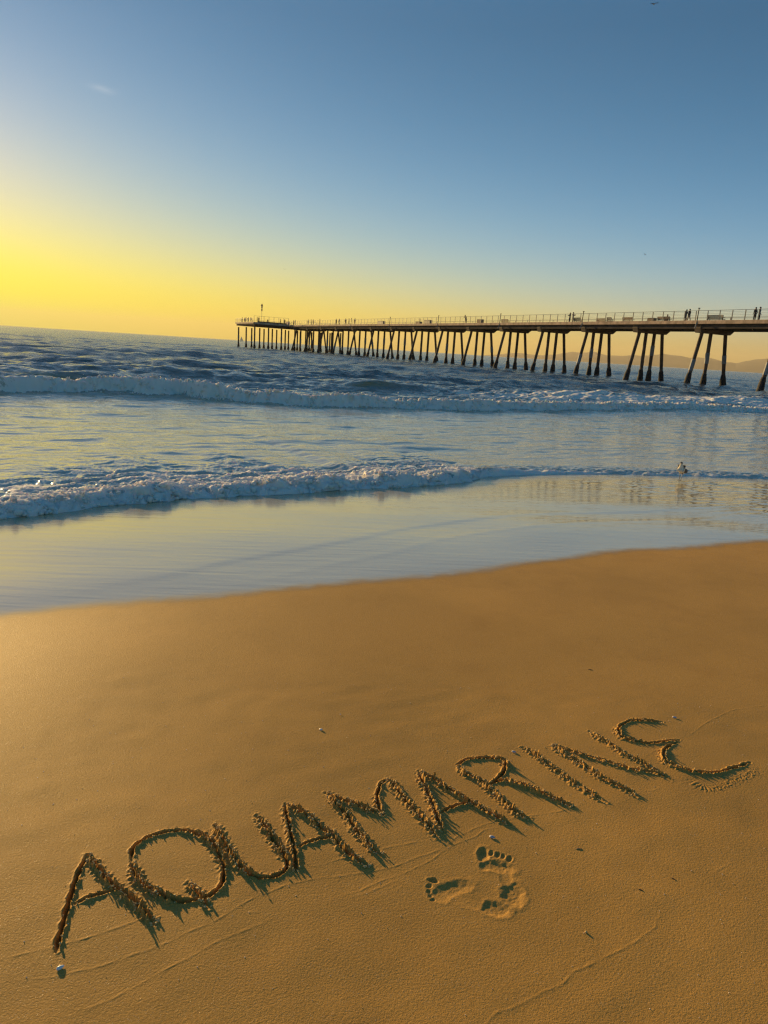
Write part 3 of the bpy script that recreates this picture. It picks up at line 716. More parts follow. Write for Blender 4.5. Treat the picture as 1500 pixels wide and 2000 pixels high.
# choppy sideways pull makes lumps overhang
fm = np.clip(FO_ - .5, 0, .6)
du = .05 * fm * noise(SX, SY, .2, 90); dv = .05 * fm * noise(SX, SY, .2, 91)
si = np.arange(SX.size).reshape(SX.shape)
SF = np.stack([si[:-1, :-1], si[:-1, 1:], si[1:, 1:], si[1:, :-1]], -1).reshape(-1, 4)
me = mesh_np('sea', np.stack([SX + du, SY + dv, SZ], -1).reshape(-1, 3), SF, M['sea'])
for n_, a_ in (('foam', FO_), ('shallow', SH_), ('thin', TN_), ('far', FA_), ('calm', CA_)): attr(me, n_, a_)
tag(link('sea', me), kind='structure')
TRI = (2 * len(F), 2 * int(keep.sum()), 2 * len(SF))

# lumps of foam on the two broken fronts
def sea_pt(u, w):
    x = u * ES[0] + w * EN[0]; y = u * ES[1] + w * EN[1]; return x, y
g = RNG; n = 1700
u_ = g.uniform(-5.5, UB + .3, n); q_ = np.abs(g.normal(0, .22, n)) * (1 + .8 * (g.random(n) < .25)); w_ = edge_w(u_) + .015 + q_
x_, y_ = sea_pt(u_, w_); z_ = sea_z(x_, y_, np.hypot(x_, y_))[0]
r_ = (.008 + .040 * g.random(n) ** 3.5) * (1 - .35 * np.clip(q_ / .6, 0, 1)) * sst(UB + .5, UB - .8, u_)
r_ = np.maximum(r_, .004); B1 = np.stack([x_, y_, z_ + r_ * .2, r_], -1)
vb, fb = blobs(B1, .05, IV2, IF2, seed=77, flat=.8)
tag(link('shore_foam', mesh_np('shore_foam', vb, fb, M['foam'])), 'lumpy white foam rolling up the wet sand', 'foam', kind='stuff')
n = 1500
ua, ub = uw(*plane(90, 767))[0], uw(*plane(1560, 806))[0]
u_ = g.uniform(ua, ub, n); q_ = g.normal(.30, .22, n); w_ = wave_w(u_) + q_
x_, y_ = sea_pt(u_, w_); z_ = sea_z(x_, y_, np.hypot(x_, y_))[0]; r_ = g.uniform(.02, .06, n); up = np.where(g.random(n) < .22, g.exponential(.045, n), 0) * sst(.1, .4, q_)
r_ = np.where(up > .02, r_ * .45, r_)
vb, fb = blobs(np.stack([x_, y_, z_ + r_ * .2 + up, r_], -1), .15, seed=78)
tag(link('breaker_foam', mesh_np('breaker_foam', vb, fb, M['foam'])), 'white broken crest of the wave across the bay', 'foam', kind='stuff')

# ---------------------------------------------------------------- pier
PB = np.array([36.995, 90.576]); PD = np.array([-4.7637, 8.8099]); LB = math.hypot(*PD)
pd = PD / LB; pe = np.array([pd[1], -pd[0]])             # along the pier (out to sea) / across it (away from the camera)
PANG = math.atan2(pe[1], pe[0])
def pz(n): return -.036 * n                              # the deck falls slightly out to sea
def pp(n, t, z): return Vector((PB[0] + PD[0] * n + pe[0] * t, PB[1] + PD[1] * n + pe[1] * t, z + pz(n)))
ZC, ZG, ZQ, ZD, ZT = 6.39, 6.87, 7.40, 7.60, 7.82       # cap underside, girders, curb, deck, curb top
WD = 6.45
pier = empty('pier', pp(0, 3, 0)); tag(pier, 'long concrete fishing pier on raked piles running out to sea', 'pier')
def inpier(o): o.parent = pier; o.matrix_parent_inverse = Matrix.Translation(-pier.location); return o
def slab(name, n0, n1, t0, t1, z0, z1, m):
    b = MB(); b.hexa([pp(n0, t0, z0), pp(n0, t1, z0), pp(n1, t1, z0), pp(n1, t0, z0), pp(n0, t0, z1), pp(n0, t1, z1), pp(n1, t1, z1), pp(n1, t0, z1)])
    return inpier(b.build(name, m))
NH0, NH1, TH0, TH1 = 14.3, 16.15, -11., 17.5            # the wide head
slab('deck', -6, NH0, -.15, WD + .15, ZQ + .003, ZD, M['deck'])
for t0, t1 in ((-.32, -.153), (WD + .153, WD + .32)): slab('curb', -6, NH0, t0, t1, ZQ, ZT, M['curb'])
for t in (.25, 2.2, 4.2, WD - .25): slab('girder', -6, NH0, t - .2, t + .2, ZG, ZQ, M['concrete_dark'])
slab('head_deck', NH0 + .002, NH1, TH0, TH1, ZQ + .2, ZD + .1, M['deck'])
slab('head_curb', NH0 - .03, NH0, TH0, -.5, ZQ, ZT + .1, M['curb']); slab('head_curb', NH0, NH1, TH0 - .2, TH0 - .003, ZQ + .1, ZT + .1, M['curb'])
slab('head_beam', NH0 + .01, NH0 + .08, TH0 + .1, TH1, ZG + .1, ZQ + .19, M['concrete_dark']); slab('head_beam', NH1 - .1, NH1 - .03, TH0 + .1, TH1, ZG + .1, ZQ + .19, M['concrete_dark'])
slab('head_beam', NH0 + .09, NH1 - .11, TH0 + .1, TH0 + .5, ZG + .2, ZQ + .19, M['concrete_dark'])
slab('low_wall', NH0 + .03, NH0 + .06, TH0 + 1.2, -1, ZT + .1, ZT + .40, M['post'])
def cap_mesh():
    b = MB(); h = .45
    b.hexa([(.25, -h, 0), (WD - .75, -h, 0), (WD - .75, h, 0), (.25, h, 0), (0, -h, .55), (WD, -h, .55), (WD, h, .55), (0, h, .55)])
    b.hexa([(0, -h, .553), (WD, -h, .553), (WD, h, .553), (0, h, .553), (0, -h, .90), (WD, -h, .90), (WD, h, .90), (0, h, .90)])
    return b.mesh('bent_cap', M['concrete'], bevel=.02)
capm = cap_mesh()
def pile_mesh(lean, dz, name):
    rnd_ = random.Random(name)
    b = MB(); z0, z1 = -1.6, ZC + .02
    pts, rad = [], []
    for i in range(9):
        f = i / 8; z = z1 + (z0 - z1) * f; pts.append((lean * f, 0, z)); rad.append(.225)
    b.tube(pts, rad, 8)
    k = 1 if name % 3 == 0 else 0
    if k:                                        # repaired lengths stand proud of the shaft
        b.mi = 1; f0 = rnd_.uniform(.15, .45); f1 = f0 + rnd_.uniform(.10, .2)
        b.tube([(lean * f0, 0, z1 + (z0 - z1) * f0), (lean * f1, 0, z1 + (z0 - z1) * f1)], .265, 8)
    return b.mesh('pile', [M['pile'], M['wrap']], smooth=False)
def foot_mesh(lean, name):
    rnd_ = random.Random(name); b = MB(); z0, z1 = -1.6, ZC + .02; pts, rad = [], []
    for z, r in ((-1.2, .44), (-.3, .43), (.25, .40), (.8, .36), (1.25, .31), (1.5, .25)):
        f = (z1 - z) / (z1 - z0); pts.append((lean * f + rnd_.uniform(-.02, .02), rnd_.uniform(-.02, .02), z)); rad.append(r * rnd_.uniform(.93, 1.07))
    b.tube(pts, rad, 9); return b.mesh('mussel_collar', M['mussel'], smooth=True)
PT = [.95, 2.25, 3.85, 5.35]; LEAN = [-1.75, 0, 0, 1.35]
PV = {(j, v): (pile_mesh(LEAN[j], 0, 10 * j + v), foot_mesh(LEAN[j], 10 * j + v)) for j in range(4) for v in range(3)}
def put_pile(p, key, rz=PANG):
    m, f = PV[key]; o = inpier(link('pile', m)); o.location = p; o.rotation_euler = (0, 0, rz)
    c = link('mussel_collar', f, o); return o
for n in range(-5, 15):
    o = inpier(link('bent_cap', capm)); o.location = pp(n, 0, ZC); o.rotation_euler = (0, 0, PANG)
    for j in range(4):
        v = random.randrange(3)
        if n == 0 and j == 3: v = 0
        if n == 0 and j == 2: continue            # only three piles carry this bent
        put_pile(pp(n, PT[j] + (.35 if n == 0 and j == 1 else 0), 0) + Vector((0, 0, random.uniform(-.02, .02))), (j, v))
for n in (14.42, 15.25, 16.05):
    for t in (-10.4, -6.2, -2.2, 2, 6, 10, 14, 17):
        put_pile(pp(n, t, .15), (1, random.randrange(3)), PANG + (math.pi if random.random() < .5 else 0))
# pipe slung under the deck
b = MB(); b.tube([pp(-6, .9, ZG - .06), pp(14.2, .9, ZG - .06)], .06, 6)
for k in range(-12, 29): b.box(pp(k / 2 + .3, .9, ZG - .02), (.25, .12, .22))
inpier(b.build('drain_pipe', M['post']))
# railings
def railing(name, n0, n1, t0, t1, h, posts, rails, zb=ZT):
    r = inpier(empty(name, pp(n0, t0, zb))); inv = Matrix.Translation(-r.location + 0 * r.location)
    P0, P1 = pp(n0, t0, zb), pp(n1, t1, zb); d = P1 - P0
    b = MB()
    ks = [i / posts for i in range(posts + 1)]
    for i in range(rails):
        z = h * (1 - .8 * i / max(1, rails - 1)); rr = .028 if i == 0 else .010
        b.tube([P0 + Vector((0, 0, z)) - r.location, P1 + Vector((0, 0, z)) - r.location], rr, 6)
    o = b.build('rail_bars', M['rail'], r)
    pb = MB(); pb.box((0, 0, h / 2 - .14), (.055, .10, h + .22)); pb.box((0, 0, -.22), (.14, .16, .1)); pm = pb.mesh('rail_post', M['rail'])
    for k in ks:
        o = link('rail_post', pm, r); o.location = P0 + d * k - r.location; o.rotation_euler = (0, 0, math.atan2(d.y, d.x) + math.pi / 2)
    r.matrix_parent_inverse = Matrix.Translation(-pier.location)
    return r
railing('railing', -4, NH0, -.24, -.24, 1.14, int((NH0 + 4) * 6), 6)
railing('railing', -4, NH0, WD + .24, WD + .24, .88, int((NH0 + 4) * 3), 5)
railing('railing', NH0, NH1, TH0, TH0, 1.14, 11, 5, ZT + .1); railing('railing', NH1, NH1, TH0, TH1, 1.14, 16, 5, ZT + .1)
railing('tall_fence', NH0 + .02, NH0 + .02, TH0, -.5, 1.75, 7, 3, ZT + .1); railing('railing', NH0, NH0, WD + .3, TH1, 1.14, 7, 5, ZT + .1)

# short leaning light posts, one at every second bent
b = MB(); b.tube([(0, 0, -.1), (.02, -.06, .9), (.05, -.14, 1.75)], [.07, .065, .06], 8); b.box((.05, -.15, 1.79), (.16, .2, .1))
pm = b.mesh('shaft', M['post'], smooth=False)
b = MB(); b.tube([(0, 0, 0), (-.05, .1, -.25), (-.12, .25, -.5)], .06, 6); b.box((-.1, .28, -.55), (.14, .14, .12)); bm_ = b.mesh('bracket', M['wrap'])
spots = ['above the third pile bent from the right, by the walking pair', 'beside the dark bench and the hugging couple', 'between the box and the small bench', 'just right of the grey bin', 'left of the two small boxes', 'near the three distant walkers', 'closest to the wide pier head']
for i, n in enumerate((0, 2, 4, 6, 8, 10, 12)):
    r = empty('light_post', pp(n, -.30, ZT - .35), PANG + math.pi / 2)
    tag(r, 'short dark leaning post, ' + spots[i], 'post', 'short posts along the pier edge')
    link('shaft', pm, r); link('bracket', bm_, r)

# benches and boxes on the deck
def nt_of(px, t):
    """bent number where a point of the deck line t shows at picture column px"""
    lo, hi = -2., 16.
    for _ in range(40):
        m_ = (lo + hi) / 2; v = pp(m_, t, 8.2); x, y = proj(v.x, v.y, v.z)
        if x > px: lo = m_
        else: hi = m_
    return lo
def bench(px, t, m, label, wd=1.5, face=1):
    n = nt_of(px, t); r = empty('bench', pp(n, t, ZD), math.atan2(pd[1], pd[0]) + (0 if face > 0 else math.pi))
    tag(r, label, 'bench', 'benches on the pier deck')
    for k in range(3):
        b = MB(); b.box((0, -.14 + .15 * k, .44), (wd, .13, .04)); b.build('slat', m, r, bevel=.005)
    for k in range(4):
        b = MB(); b.box((0, .25 + .02 * k, .55 + .12 * k), (wd, .03, .10)); b.build('slat', m, r, bevel=.005)
    for s in (-1, 1):
        b = MB(); b.box((s * (wd / 2 - .08), -.18, .21), (.07, .07, .42)); b.box((s * (wd / 2 - .08), .2, .45), (.07, .07, .9)); b.box((s * (wd / 2 - .08), 0, .62), (.06, .48, .05))
        b.build('side_frame', M['post'], r)
    return r
bench(1130, 1.6, M['wood_dk'], 'dark slatted bench beside the hugging couple', 1.45)
bench(1176, 3.6, M['wood'], 'light wooden bench left of the dark backrest, mid deck', 1.9)
bench(1192, 2.2, M['wood_dk'], 'small dark bench just right of the light wooden one', .9)
bench(1228, 2.6, M['wood'], 'brown bench behind the rail above the second cap from the right', 1.9)
bench(1294, 2.6, M['wood'], 'pale bench with its back to the walkers, left of the seated person', 1.3)
bench(1305, 2.6, M['wood_dk'], 'bench on which the lone seated person rests', 1.0)
bench(1399, 1.5, M['wood'], 'widest wooden bench, nearest the standing pair at right', 2.3)
bench(988, 2.2, M['wood'], 'short bench right of the leaning person', 1.9)
def crate(px, t, w, h, m, name, label, cat):
    n = nt_of(px, t); r = empty(name, pp(n, t, ZD), math.atan2(pd[1], pd[0])); tag(r, label, cat)
    b = MB(); b.box((0, 0, h / 2), (w, .6, h * .92)); b.build('body', m, r, bevel=.02)
    b = MB(); b.box((0, 0, h * .98), (w + .08, .68, .06)); b.build('lid', M['deck'], r, bevel=.01)
    for k in range(5):
        b = MB(); b.box((-w / 2 + w * (k + .5) / 5, -.315, h * .48), (w / 5 - .04, .03, h * .8)); b.build('slat', m, r)
    return r
crate(1274, 2.0, 1.0, .75, M['wood'], 'storage_box', 'wooden box left of the pale bench and the seated person', 'box')
crate(938, 1.6, 1.3, .95, M['wood'], 'storage_box', 'light wooden box just right of the leaning person', 'box')
crate(836, 1.5, 2.3, 1.0, M['bin'], 'bin', 'large dark slatted bin left of the leaning person', 'bin')
crate(818, 1.8, 1.7, .75, M['wood'], 'storage_box', 'low pale box beside the large dark bin', 'box')
crate(745, 1.6, 2.6, 1.0, M['bin'], 'bin', 'wide brown bin half way along the pier', 'bin')
crate(562, 1.6, 2.0, 1.35, M['curb'], 'kiosk', 'pale tall cabinet at the start of the pier head', 'cabinet')

# mast on the head
r = empty('beacon_mast', pp(14.45, -8.3, ZD + .1)); tag(r, 'tall thin mast with dark signs on the pier head', 'mast')
b = MB(); b.tube([(0, 0, 0), (0, 0, 5.2)], .05, 8); b.build('pole', M['rail'], r)
for z, s, w_ in ((4.75, 1.1, .42), (3.75, .6, .36), (5.35, .3, .3)):
    b = MB(); b.tube([(0, 0, z - s / 2), (0, 0, z + s / 2)], w_ / 2, 8); b.box((.0, .0, z + s * .3), (w_ * 1.15, w_ * 1.15, s * .2)); b.build('lamp_housing', M['post'], r)

# ---------------------------------------------------------------- people
def fabric(c): return plain('fabric', c, .85, .15, 8)
FAB = {}
def fab(c):
    if c not in FAB: FAB[c] = fabric(c)
    return FAB[c]
def person_mesh(pose):
    J = {}; E = []
    def j(n, p, r): J[n] = (Vector(p), r)
    def e(*a):
        for p, q in zip(a, a[1:]): E.append((p, q))
    lean = pose == 'lean'; sit = pose == 'sit'; walk = pose in ('walk', 'walk2'); s = 1 if pose != 'walk2' else -1
    hipz = .93 if not sit else .50
    j('pelvis', (0, 0, hipz), (.15, .11))
    ty = .0; 
    if lean:
        j('waist', (0, .10, hipz + .16), (.13, .10)); j('chest', (0, .30, hipz + .34), (.155, .11)); j('sh', (0, .44, hipz + .42), (.12, .10)); j('neck', (0, .52, hipz + .47), (.055, .055)); j('head', (0, .60, hipz + .55), (.09, .10)); j('crown', (0, .64, hipz + .66), (.075, .085))
        top = Vector((0, .42, hipz + .42))
    else:
        f = .04 if walk else .0
        j('waist', (0, f, hipz + .18), (.13, .10)); j('chest', (0, f * 1.5, hipz + .38), (.16, .115)); j('sh', (0, f * 2, hipz + .52), (.12, .09)); j('neck', (0, f * 2, hipz + .61), (.055, .055)); j('head', (0, f * 2 + .02, hipz + .70), (.085, .095)); j('crown', (0, f * 2 + .01, hipz + .80), (.07, .08))
        top = Vector((0, f * 2, hipz + .50))
    j('nose', J['head'][0] + Vector((0, .11, .0)), (.018, .018))
    e('pelvis', 'waist', 'chest', 'sh', 'neck', 'head', 'crown'); e('head', 'nose')
    for k, sx in (('l', -1), ('r', 1)):
        a = sx * s
        j('shd' + k, top + Vector((sx * .17, 0, -.02)), (.07, .07))
        if lean: el = top + Vector((sx * .24, .12, -.26)); ha = top + Vector((sx * .12, .38, -.28))
        elif sit: el = top + Vector((sx * .24, .04, -.27)); ha = top + Vector((sx * .16, .30, -.34))
        elif walk: el = top + Vector((sx * .22, -.10 * a, -.29)); ha = top + Vector((sx * .22, .10 * -a + .05, -.53))
        elif pose == 'hug': el = top + Vector((sx * .22, .18, -.16)); ha = top + Vector((sx * .06, .38, -.05))
        else: el = top + Vector((sx * .23, -.04, -.29)); ha = top + Vector((sx * .20, .10, -.50))
        j('el' + k, el, (.048, .048)); j('wr' + k, ha, (.034, .034)); j('hd' + k, ha + (ha - el).normalized() * .10, (.04, .03))
        e('sh', 'shd' + k, 'el' + k, 'wr' + k, 'hd' + k)
        j('hip' + k, (sx * .095, 0, hipz - .06), (.10, .10))
        if sit: kn = Vector((sx * .12, .44, hipz)); an = Vector((sx * .12, .46, .09))
        elif walk: kn = Vector((sx * .10, .12 + .10 * a, .50)); an = Vector((sx * .10, .28 * a - .02, .10 + (.06 if a < 0 else 0)))
        elif lean: kn = Vector((sx * .11, .02, .50)); an = Vector((sx * .12, -.04, .09))
        else: kn = Vector((sx * .10, .03, .50)); an = Vector((sx * .11, 0, .09))
        j('kn' + k, kn, (.068, .068)); j('an' + k, an, (.045, .045)); j('he' + k, an + Vector((0, -.03, -.05)), (.042, .04)); j('to' + k, an + Vector((0, .15, -.055)), (.042, .032))
        e('pelvis', 'hip' + k, 'kn' + k, 'an' + k, 'he' + k); e('an' + k, 'to' + k)
    names = list(J); me = bpy.data.meshes.new('tmp'); me.from_pydata([J[n][0] for n in names], [(names.index(a), names.index(b_)) for a, b_ in E], [])
    o = bpy.data.objects.new('tmp', me); COL.objects.link(o)
    sk = o.modifiers.new('s', 'SKIN'); ss = o.modifiers.new('d', 'SUBSURF'); ss.levels = 1; ss.render_levels = 1
    sv = me.skin_vertices[0].data
    for i, n in enumerate(names): sv[i].radius = J[n][1]; sv[i].use_root = n == 'pelvis'
    dg = bpy.context.evaluated_depsgraph_get(); out = bpy.data.meshes.new_from_object(o.evaluated_get(dg))
    bpy.data.objects.remove(o)
    return out, {n: J[n][0] for n in names}, hipz
PMESH = {p: person_mesh(p) for p in ('stand', 'walk', 'walk2', 'lean', 'sit', 'hug')}
def person(px, t, pose, face, top, leg, label, h=1.72, hair=True, long_hair=False, at=None, z=None):
    base, J, hipz = PMESH[pose]
    n = nt_of(px, t) if at is None else at
    rz = math.atan2(pd[1], pd[0]) - math.pi / 2 + face
    r = empty('person', pp(n, t, (ZD if z is None else z)), rz); s_ = h / 1.80 if pose != 'lean' else h / 1.80; r.scale = (s_, s_, s_)
    tag(r, label, 'person')
    me = base.copy(); me.materials.clear()
    for m in (M['skin'], fab(top), fab(leg), M['post']): me.materials.append(m)
    neck = J['neck']; wr = (J['wrl'], J['wrr'])
    for f in me.polygons:
        c = f.center; f.use_smooth = True
        hd = min((c - w__).length for w__ in (J['hdl'], J['hdr']))
        if (c - J['head']).length < .16 or (c - J['crown']).length < .14 or hd < .075: k = 0
        elif c.z < .10 and pose != 'x': k = 3
        elif c.z < hipz + .03 and not (hd < .3 and abs(c.x) > .17): k = 2
        else: k = 1
        f.material_index = k
    link('body', me, r)
    b = MB(); b.ball(J['head'] + Vector((0, -.022, .055)), (.098, .108, .105), 2)
    if long_hair: b.ball(J['head'] + Vector((0, -.07, -.09)), (.085, .06, .15), 2)
    b.build('hair', M['hair'], r, smooth=True)
    return r
DK, NV, GR, BR, TN = (.03, .03, .035), (.03, .04, .08), (.12, .12, .12), (.14, .08, .05), (.35, .26, .18)
person(1112.5, 1.0, 'hug', 0.2, DK, NV, 'person in a dark top hugging another beside the dark bench', 1.70, long_hair=True)
person(1118.5, 1.35, 'hug', math.pi + .2, NV, DK, 'taller person in dark clothes embracing the one at left by the bench', 1.78)
person(1338.5, .6, 'walk', math.pi - .1, DK, BR, 'person with long hair walking on the left of a pair', 1.66, long_hair=True)
person(1344.5, 1.1, 'walk2', math.pi - .1, DK, TN, 'taller walker in dark top on the right of a pair, near the first post', 1.76)
person(1474.0, .8, 'stand', -.3, DK, DK, 'person in black coat standing at the left of the pair at right edge', 1.72)
person(1482.5, .8, 'stand', math.pi + .3, GR, DK, 'person in grey jacket standing at the right edge of the pier view', 1.74)
person(1303.0, 2.5, 'sit', math.pi / 2, DK, DK, 'lone person seated on a bench facing the water', 1.7, z=ZD - .02)
person(910.0, .45, 'lean', math.pi / 2 + .6, DK, TN, 'person leaning out over the rail in dark top and pale trousers', 1.85)
person(820.0, 3.2, 'stand', 1, GR, DK, 'person standing behind the large dark bin', 1.5)
far_people = [
 (693, .8, 'stand', DK, 'dark figure standing beside the tenth bent light post'), (682, .9, 'walk', BR, 'brown clad figure left of a dark one, mid pier'), (675, .7, 'stand', DK, 'slim dark figure right of the paired walkers'),
 (662, .9, 'walk', TN, 'pale shirted figure beside a dark one, far half of pier'), (656.5, .8, 'stand', DK, 'tall dark figure with pale shirted neighbour'),
 (612, .9, 'walk', DK, 'rightmost of three distant strollers on the pier'), (607.5, .8, 'stand', GR, 'middle of three distant strollers, grey top'), (602, .8, 'walk2', DK, 'leftmost of three distant strollers on the pier'),
 (576.5, .8, 'stand', DK, 'dark figure just right of the pier head cabinet'), (573.5, 1.2, 'stand', BR, 'slim figure close beside the one right of the cabinet')]
for i, (px, t, ps, c, lab) in enumerate(far_people): person(px, t, ps, i * 1.3, c, DK, lab, 1.75)
head_people = [(556, -1.0, .0, 'stand', DK, 'dark figure at the right end of the tall fence'), (548, -2.6, .1, 'stand', DK, 'figure leaning near the right end of the tall fence'),
 (523, -6.6, .15, 'sit', DK, 'crouched dark figure behind the low wall of the head'), (507, -9.3, .1, 'stand', DK, 'right one of two dark figures left of the mast'), (504.5, -9.8, .2, 'stand', BR, 'left one of two dark figures left of the mast'),
 (490, -10.3, .8, 'stand', DK, 'dark figure at the rail, third from the pier tip'), (485, -10.4, .9, 'walk', BR, 'brown figure fourth from the pier tip'), (480.5, -10.4, 1.1, 'stand', TN, 'broad pale figure, second from the pier tip'),
 (478.5, -10.0, 1.1, 'walk', DK, 'dark figure with arms out near the pier tip'), (473, -10.4, 1.4, 'stand', DK, 'dark figure nearest the seaward tip of the pier')]
for i, (px, t, dn, ps, c, lab) in enumerate(head_people):
    # keep the given place across the head, find the place along it from the column
    n = min(max(nt_of(px, t), NH0 + .1), NH1 - .15); person(px, t, ps, i * 1.1, c, DK, lab, 1.75, at=n, z=ZD + .1)

# ---------------------------------------------------------------- shorebird at the water's edge
c = ground(1328, 938); r = empty('shorebird', (float(c[0]), float(c[1]), float(beach_z(*c)[0])), .85); r.scale = (1.12,) * 3
tag(r, 'small brown wading bird standing on the wet sand by the wash', 'bird')
def skinned(name, pts, edges, rad, root, mats, pick=None, sub=2, parent=None):
    me = bpy.data.meshes.new('tmp'); me.from_pydata(pts, edges, []); o = bpy.data.objects.new('tmp', me); COL.objects.link(o)
    o.modifiers.new('s', 'SKIN'); ss = o.modifiers.new('d', 'SUBSURF'); ss.levels = sub
    sv = me.skin_vertices[0].data
    for i, r__ in enumerate(rad): sv[i].radius = r__ if hasattr(r__, '__len__') else (r__, r__); sv[i].use_root = i == root
    dg = bpy.context.evaluated_depsgraph_get(); out = bpy.data.meshes.new_from_object(o.evaluated_get(dg)); bpy.data.objects.remove(o)
    out.materials.clear()
    for m in mats: out.materials.append(m)
    for f in out.polygons:
        f.use_smooth = True
        if pick: f.material_index = pick(f.center)
    return link(name, out, parent)
# faces -X (to the left of the picture), a little towards the camera
skinned('body', [(.12, 0, .10), (.07, 0, .12), (.005, 0, .155), (-.035, 0, .185), (-.045, 0, .235), (-.048, 0, .272), (-.062, 0, .283)], [(0, 1), (1, 2), (2, 3), (3, 4), (4, 5), (5, 6)],
        [.012, .036, .056, .045, .021, .022, .014], 2, [M['bird_lt'], M['bird_dk']], lambda c: 1 if (c.z > .155 - c.x * .4 and c.x > -.03) or c.z > .262 else 0, parent=r)
for s in (-1, 1):
    b = MB(); b.ball((.035, s * .043, .15), (.085, .016, .036), 2); o = b.build('wing', M['bird_dk'], r, smooth=True); o.rotation_euler = (0, .18, 0)
    b = MB(); b.tube([(0, s * .022, .115), (.012 + .02 * s, s * .022, .06), (-.003 + .03 * s, s * .022, .004)], [.008, .004, .0035], 6)
    for a in (-.5, 0, .5): b.tube([(-.003 + .03 * s, s * .022, .004), (-.03 + .03 * s, s * .022 + .014 * a * 2, .002)], [.003, .0015], 5)
    b.build('leg', M['bird_leg'], r, smooth=True)
b = MB(); b.tube([(-.072, 0, .280), (-.10, 0, .274), (-.125, 0, .266)], [.0065, .004, .0015], 6); b.build('beak', M['bird_leg'], r, smooth=True)

# ---------------------------------------------------------------- birds in the air
def gull(px, py, dist, span, rz, roll, m, label):
    p = atdist(px, py, dist); r = empty('flying_bird', tuple(p), rz); r.rotation_euler = (0, roll, rz); r.scale = (span,) * 3
    tag(r, label, 'bird', 'birds in the sky')
    b = MB(); b.tube([(0, -.22, 0), (0, -.12, .0), (0, 0, .01), (0, .14, .01), (0, .20, .015), (0, .25, .01)], [.012, .04, .055, .045, .03, .006], 8); b.build('body', m, r, smooth=True)
    for s in (-1, 1):
        b = MB(); pts = [(0, .09, -.05, .02), (.25, .12, -.04, .10), (.5, .02, -.08, .06)]
        pr = []
        for x, y0, y1, z in pts: pr.append(((s * x, y0, z), (s * x, y1, z)))
        for (a, b1), (c_, d_) in zip(pr, pr[1:]):
            b.hexa([(*a[:2], a[2] - .008), (*b1[:2], b1[2] - .008), (*d_[:2], d_[2] - .008), (*c_[:2], c_[2] - .008), (*a[:2], a[2] + .008), (*b1[:2], b1[2] + .008), (*d_[:2], d_[2] + .008), (*c_[:2], c_[2] + .008)])
        b.build('wing', m, r)
gull(1278, 8, 90, 1.0, .25, -.25, M['gull_dk'], 'dark gull with spread wings at the top right of the sky')
gull(556, 526, 260, 1.0, .1, 0, M['gull_dk'], 'tiny dark bird low in the sky above the pier end')
gull(1260, 497, 160, .8, .8, .2, M['gull_wt'], 'tiny pale bird in the sky above the benches')

# ---------------------------------------------------------------- sailing boat on the horizon
p = plane(471.5, 666.6, 0); L_ = math.hypot(*p)
r = empty('sailboat', (float(p[0]), float(p[1]), 0), .5); sc_ = L_ * 9.0 / FPX / 11.; r.scale = (sc_,) * 3
tag(r, 'tiny pale sailing boat on the horizon under the pier end', 'boat')
b = MB(); b.hexa([(-3.6, -.5, -.2), (3.2, -.2, -.2), (3.2, .2, -.2), (-3.6, .5, -.2), (-4, -1.1, .9), (4.4, -.05, 1.1), (4.4, .05, 1.1), (-4, 1.1, .9)]); b.build('hull', M['hull'], r)
b = MB(); b.tube([(0.3, 0, .8), (.3, 0, 11)], .08, 6); b.build('mast', M['rail'], r)
b = MB(); b.hexa([(.1, -.03, 1.8), (-3.6, -.05, 1.8), (-3.6, .05, 1.8), (.1, .03, 1.8), (.1, -.03, 10.8), (-.1, -.03, 10.8), (-.1, .03, 10.8), (.1, .03, 10.8)]); b.build('sail', M['sail'], r)
b = MB(); b.hexa([(.5, -.03, 1.4), (4.1, -.03, 1.4), (4.1, .03, 1.4), (.5, .03, 1.4), (.45, -.03, 9.5), (.6, -.03, 9.5), (.6, .03, 9.5), (.45, .03, 9.5)]); b.build('sail', M['sail'], r)

# ---------------------------------------------------------------- shells and scraps on the sand
def shell(px, py, L, Wd, rz, m, label, tilt=.2):
    c = ground(px, py); z = zat(*c) if X0 < c[0] < X1 and Y0 < c[1] < Y1 else float(beach_z(*c)[0])
    v = IV2.copy(); v[:, 0] *= L / 2; v[:, 1] *= Wd / 2 * (1 - .35 * v[:, 0] / (L / 2)); v[:, 2] = np.where(v[:, 2] > 0, v[:, 2] * Wd * .42, v[:, 2] * Wd * .05)
    v[:, 2] += .0006 * np.sin(np.hypot(v[:, 0] - L / 2, v[:, 1]) * 2600)
    o = link('shell', mesh_np('shell', v, IF2, m)); o.location = (float(c[0]), float(c[1]), float(z) + .002); o.rotation_euler = (tilt, 0, rz)
    tag(o, label, 'shell', 'small shells on the sand')
shell(118, 1892, .020, .010, .75, M['shell'], 'white oval shell below the first letter A', .5)
shell(627, 1426, .016, .010, -.5, M['shell'], 'small pale shell on bare sand left of the middle')
shell(962, 1631, .020, .011, -.3, M['shell_blue'], 'violet grey shell between the R and the footprint')
shell(1004, 1467, .020, .010, -.4, M['shell_blue'], 'violet shell above the R, left of the I')
shell(1317, 1404, .020, .011, -.3, M['shell_blue'], 'bluish shell at upper right above the E')
shell(665, 1396, .006, .005, 0, M['shell'], 'shell crumb on bare sand above the M')
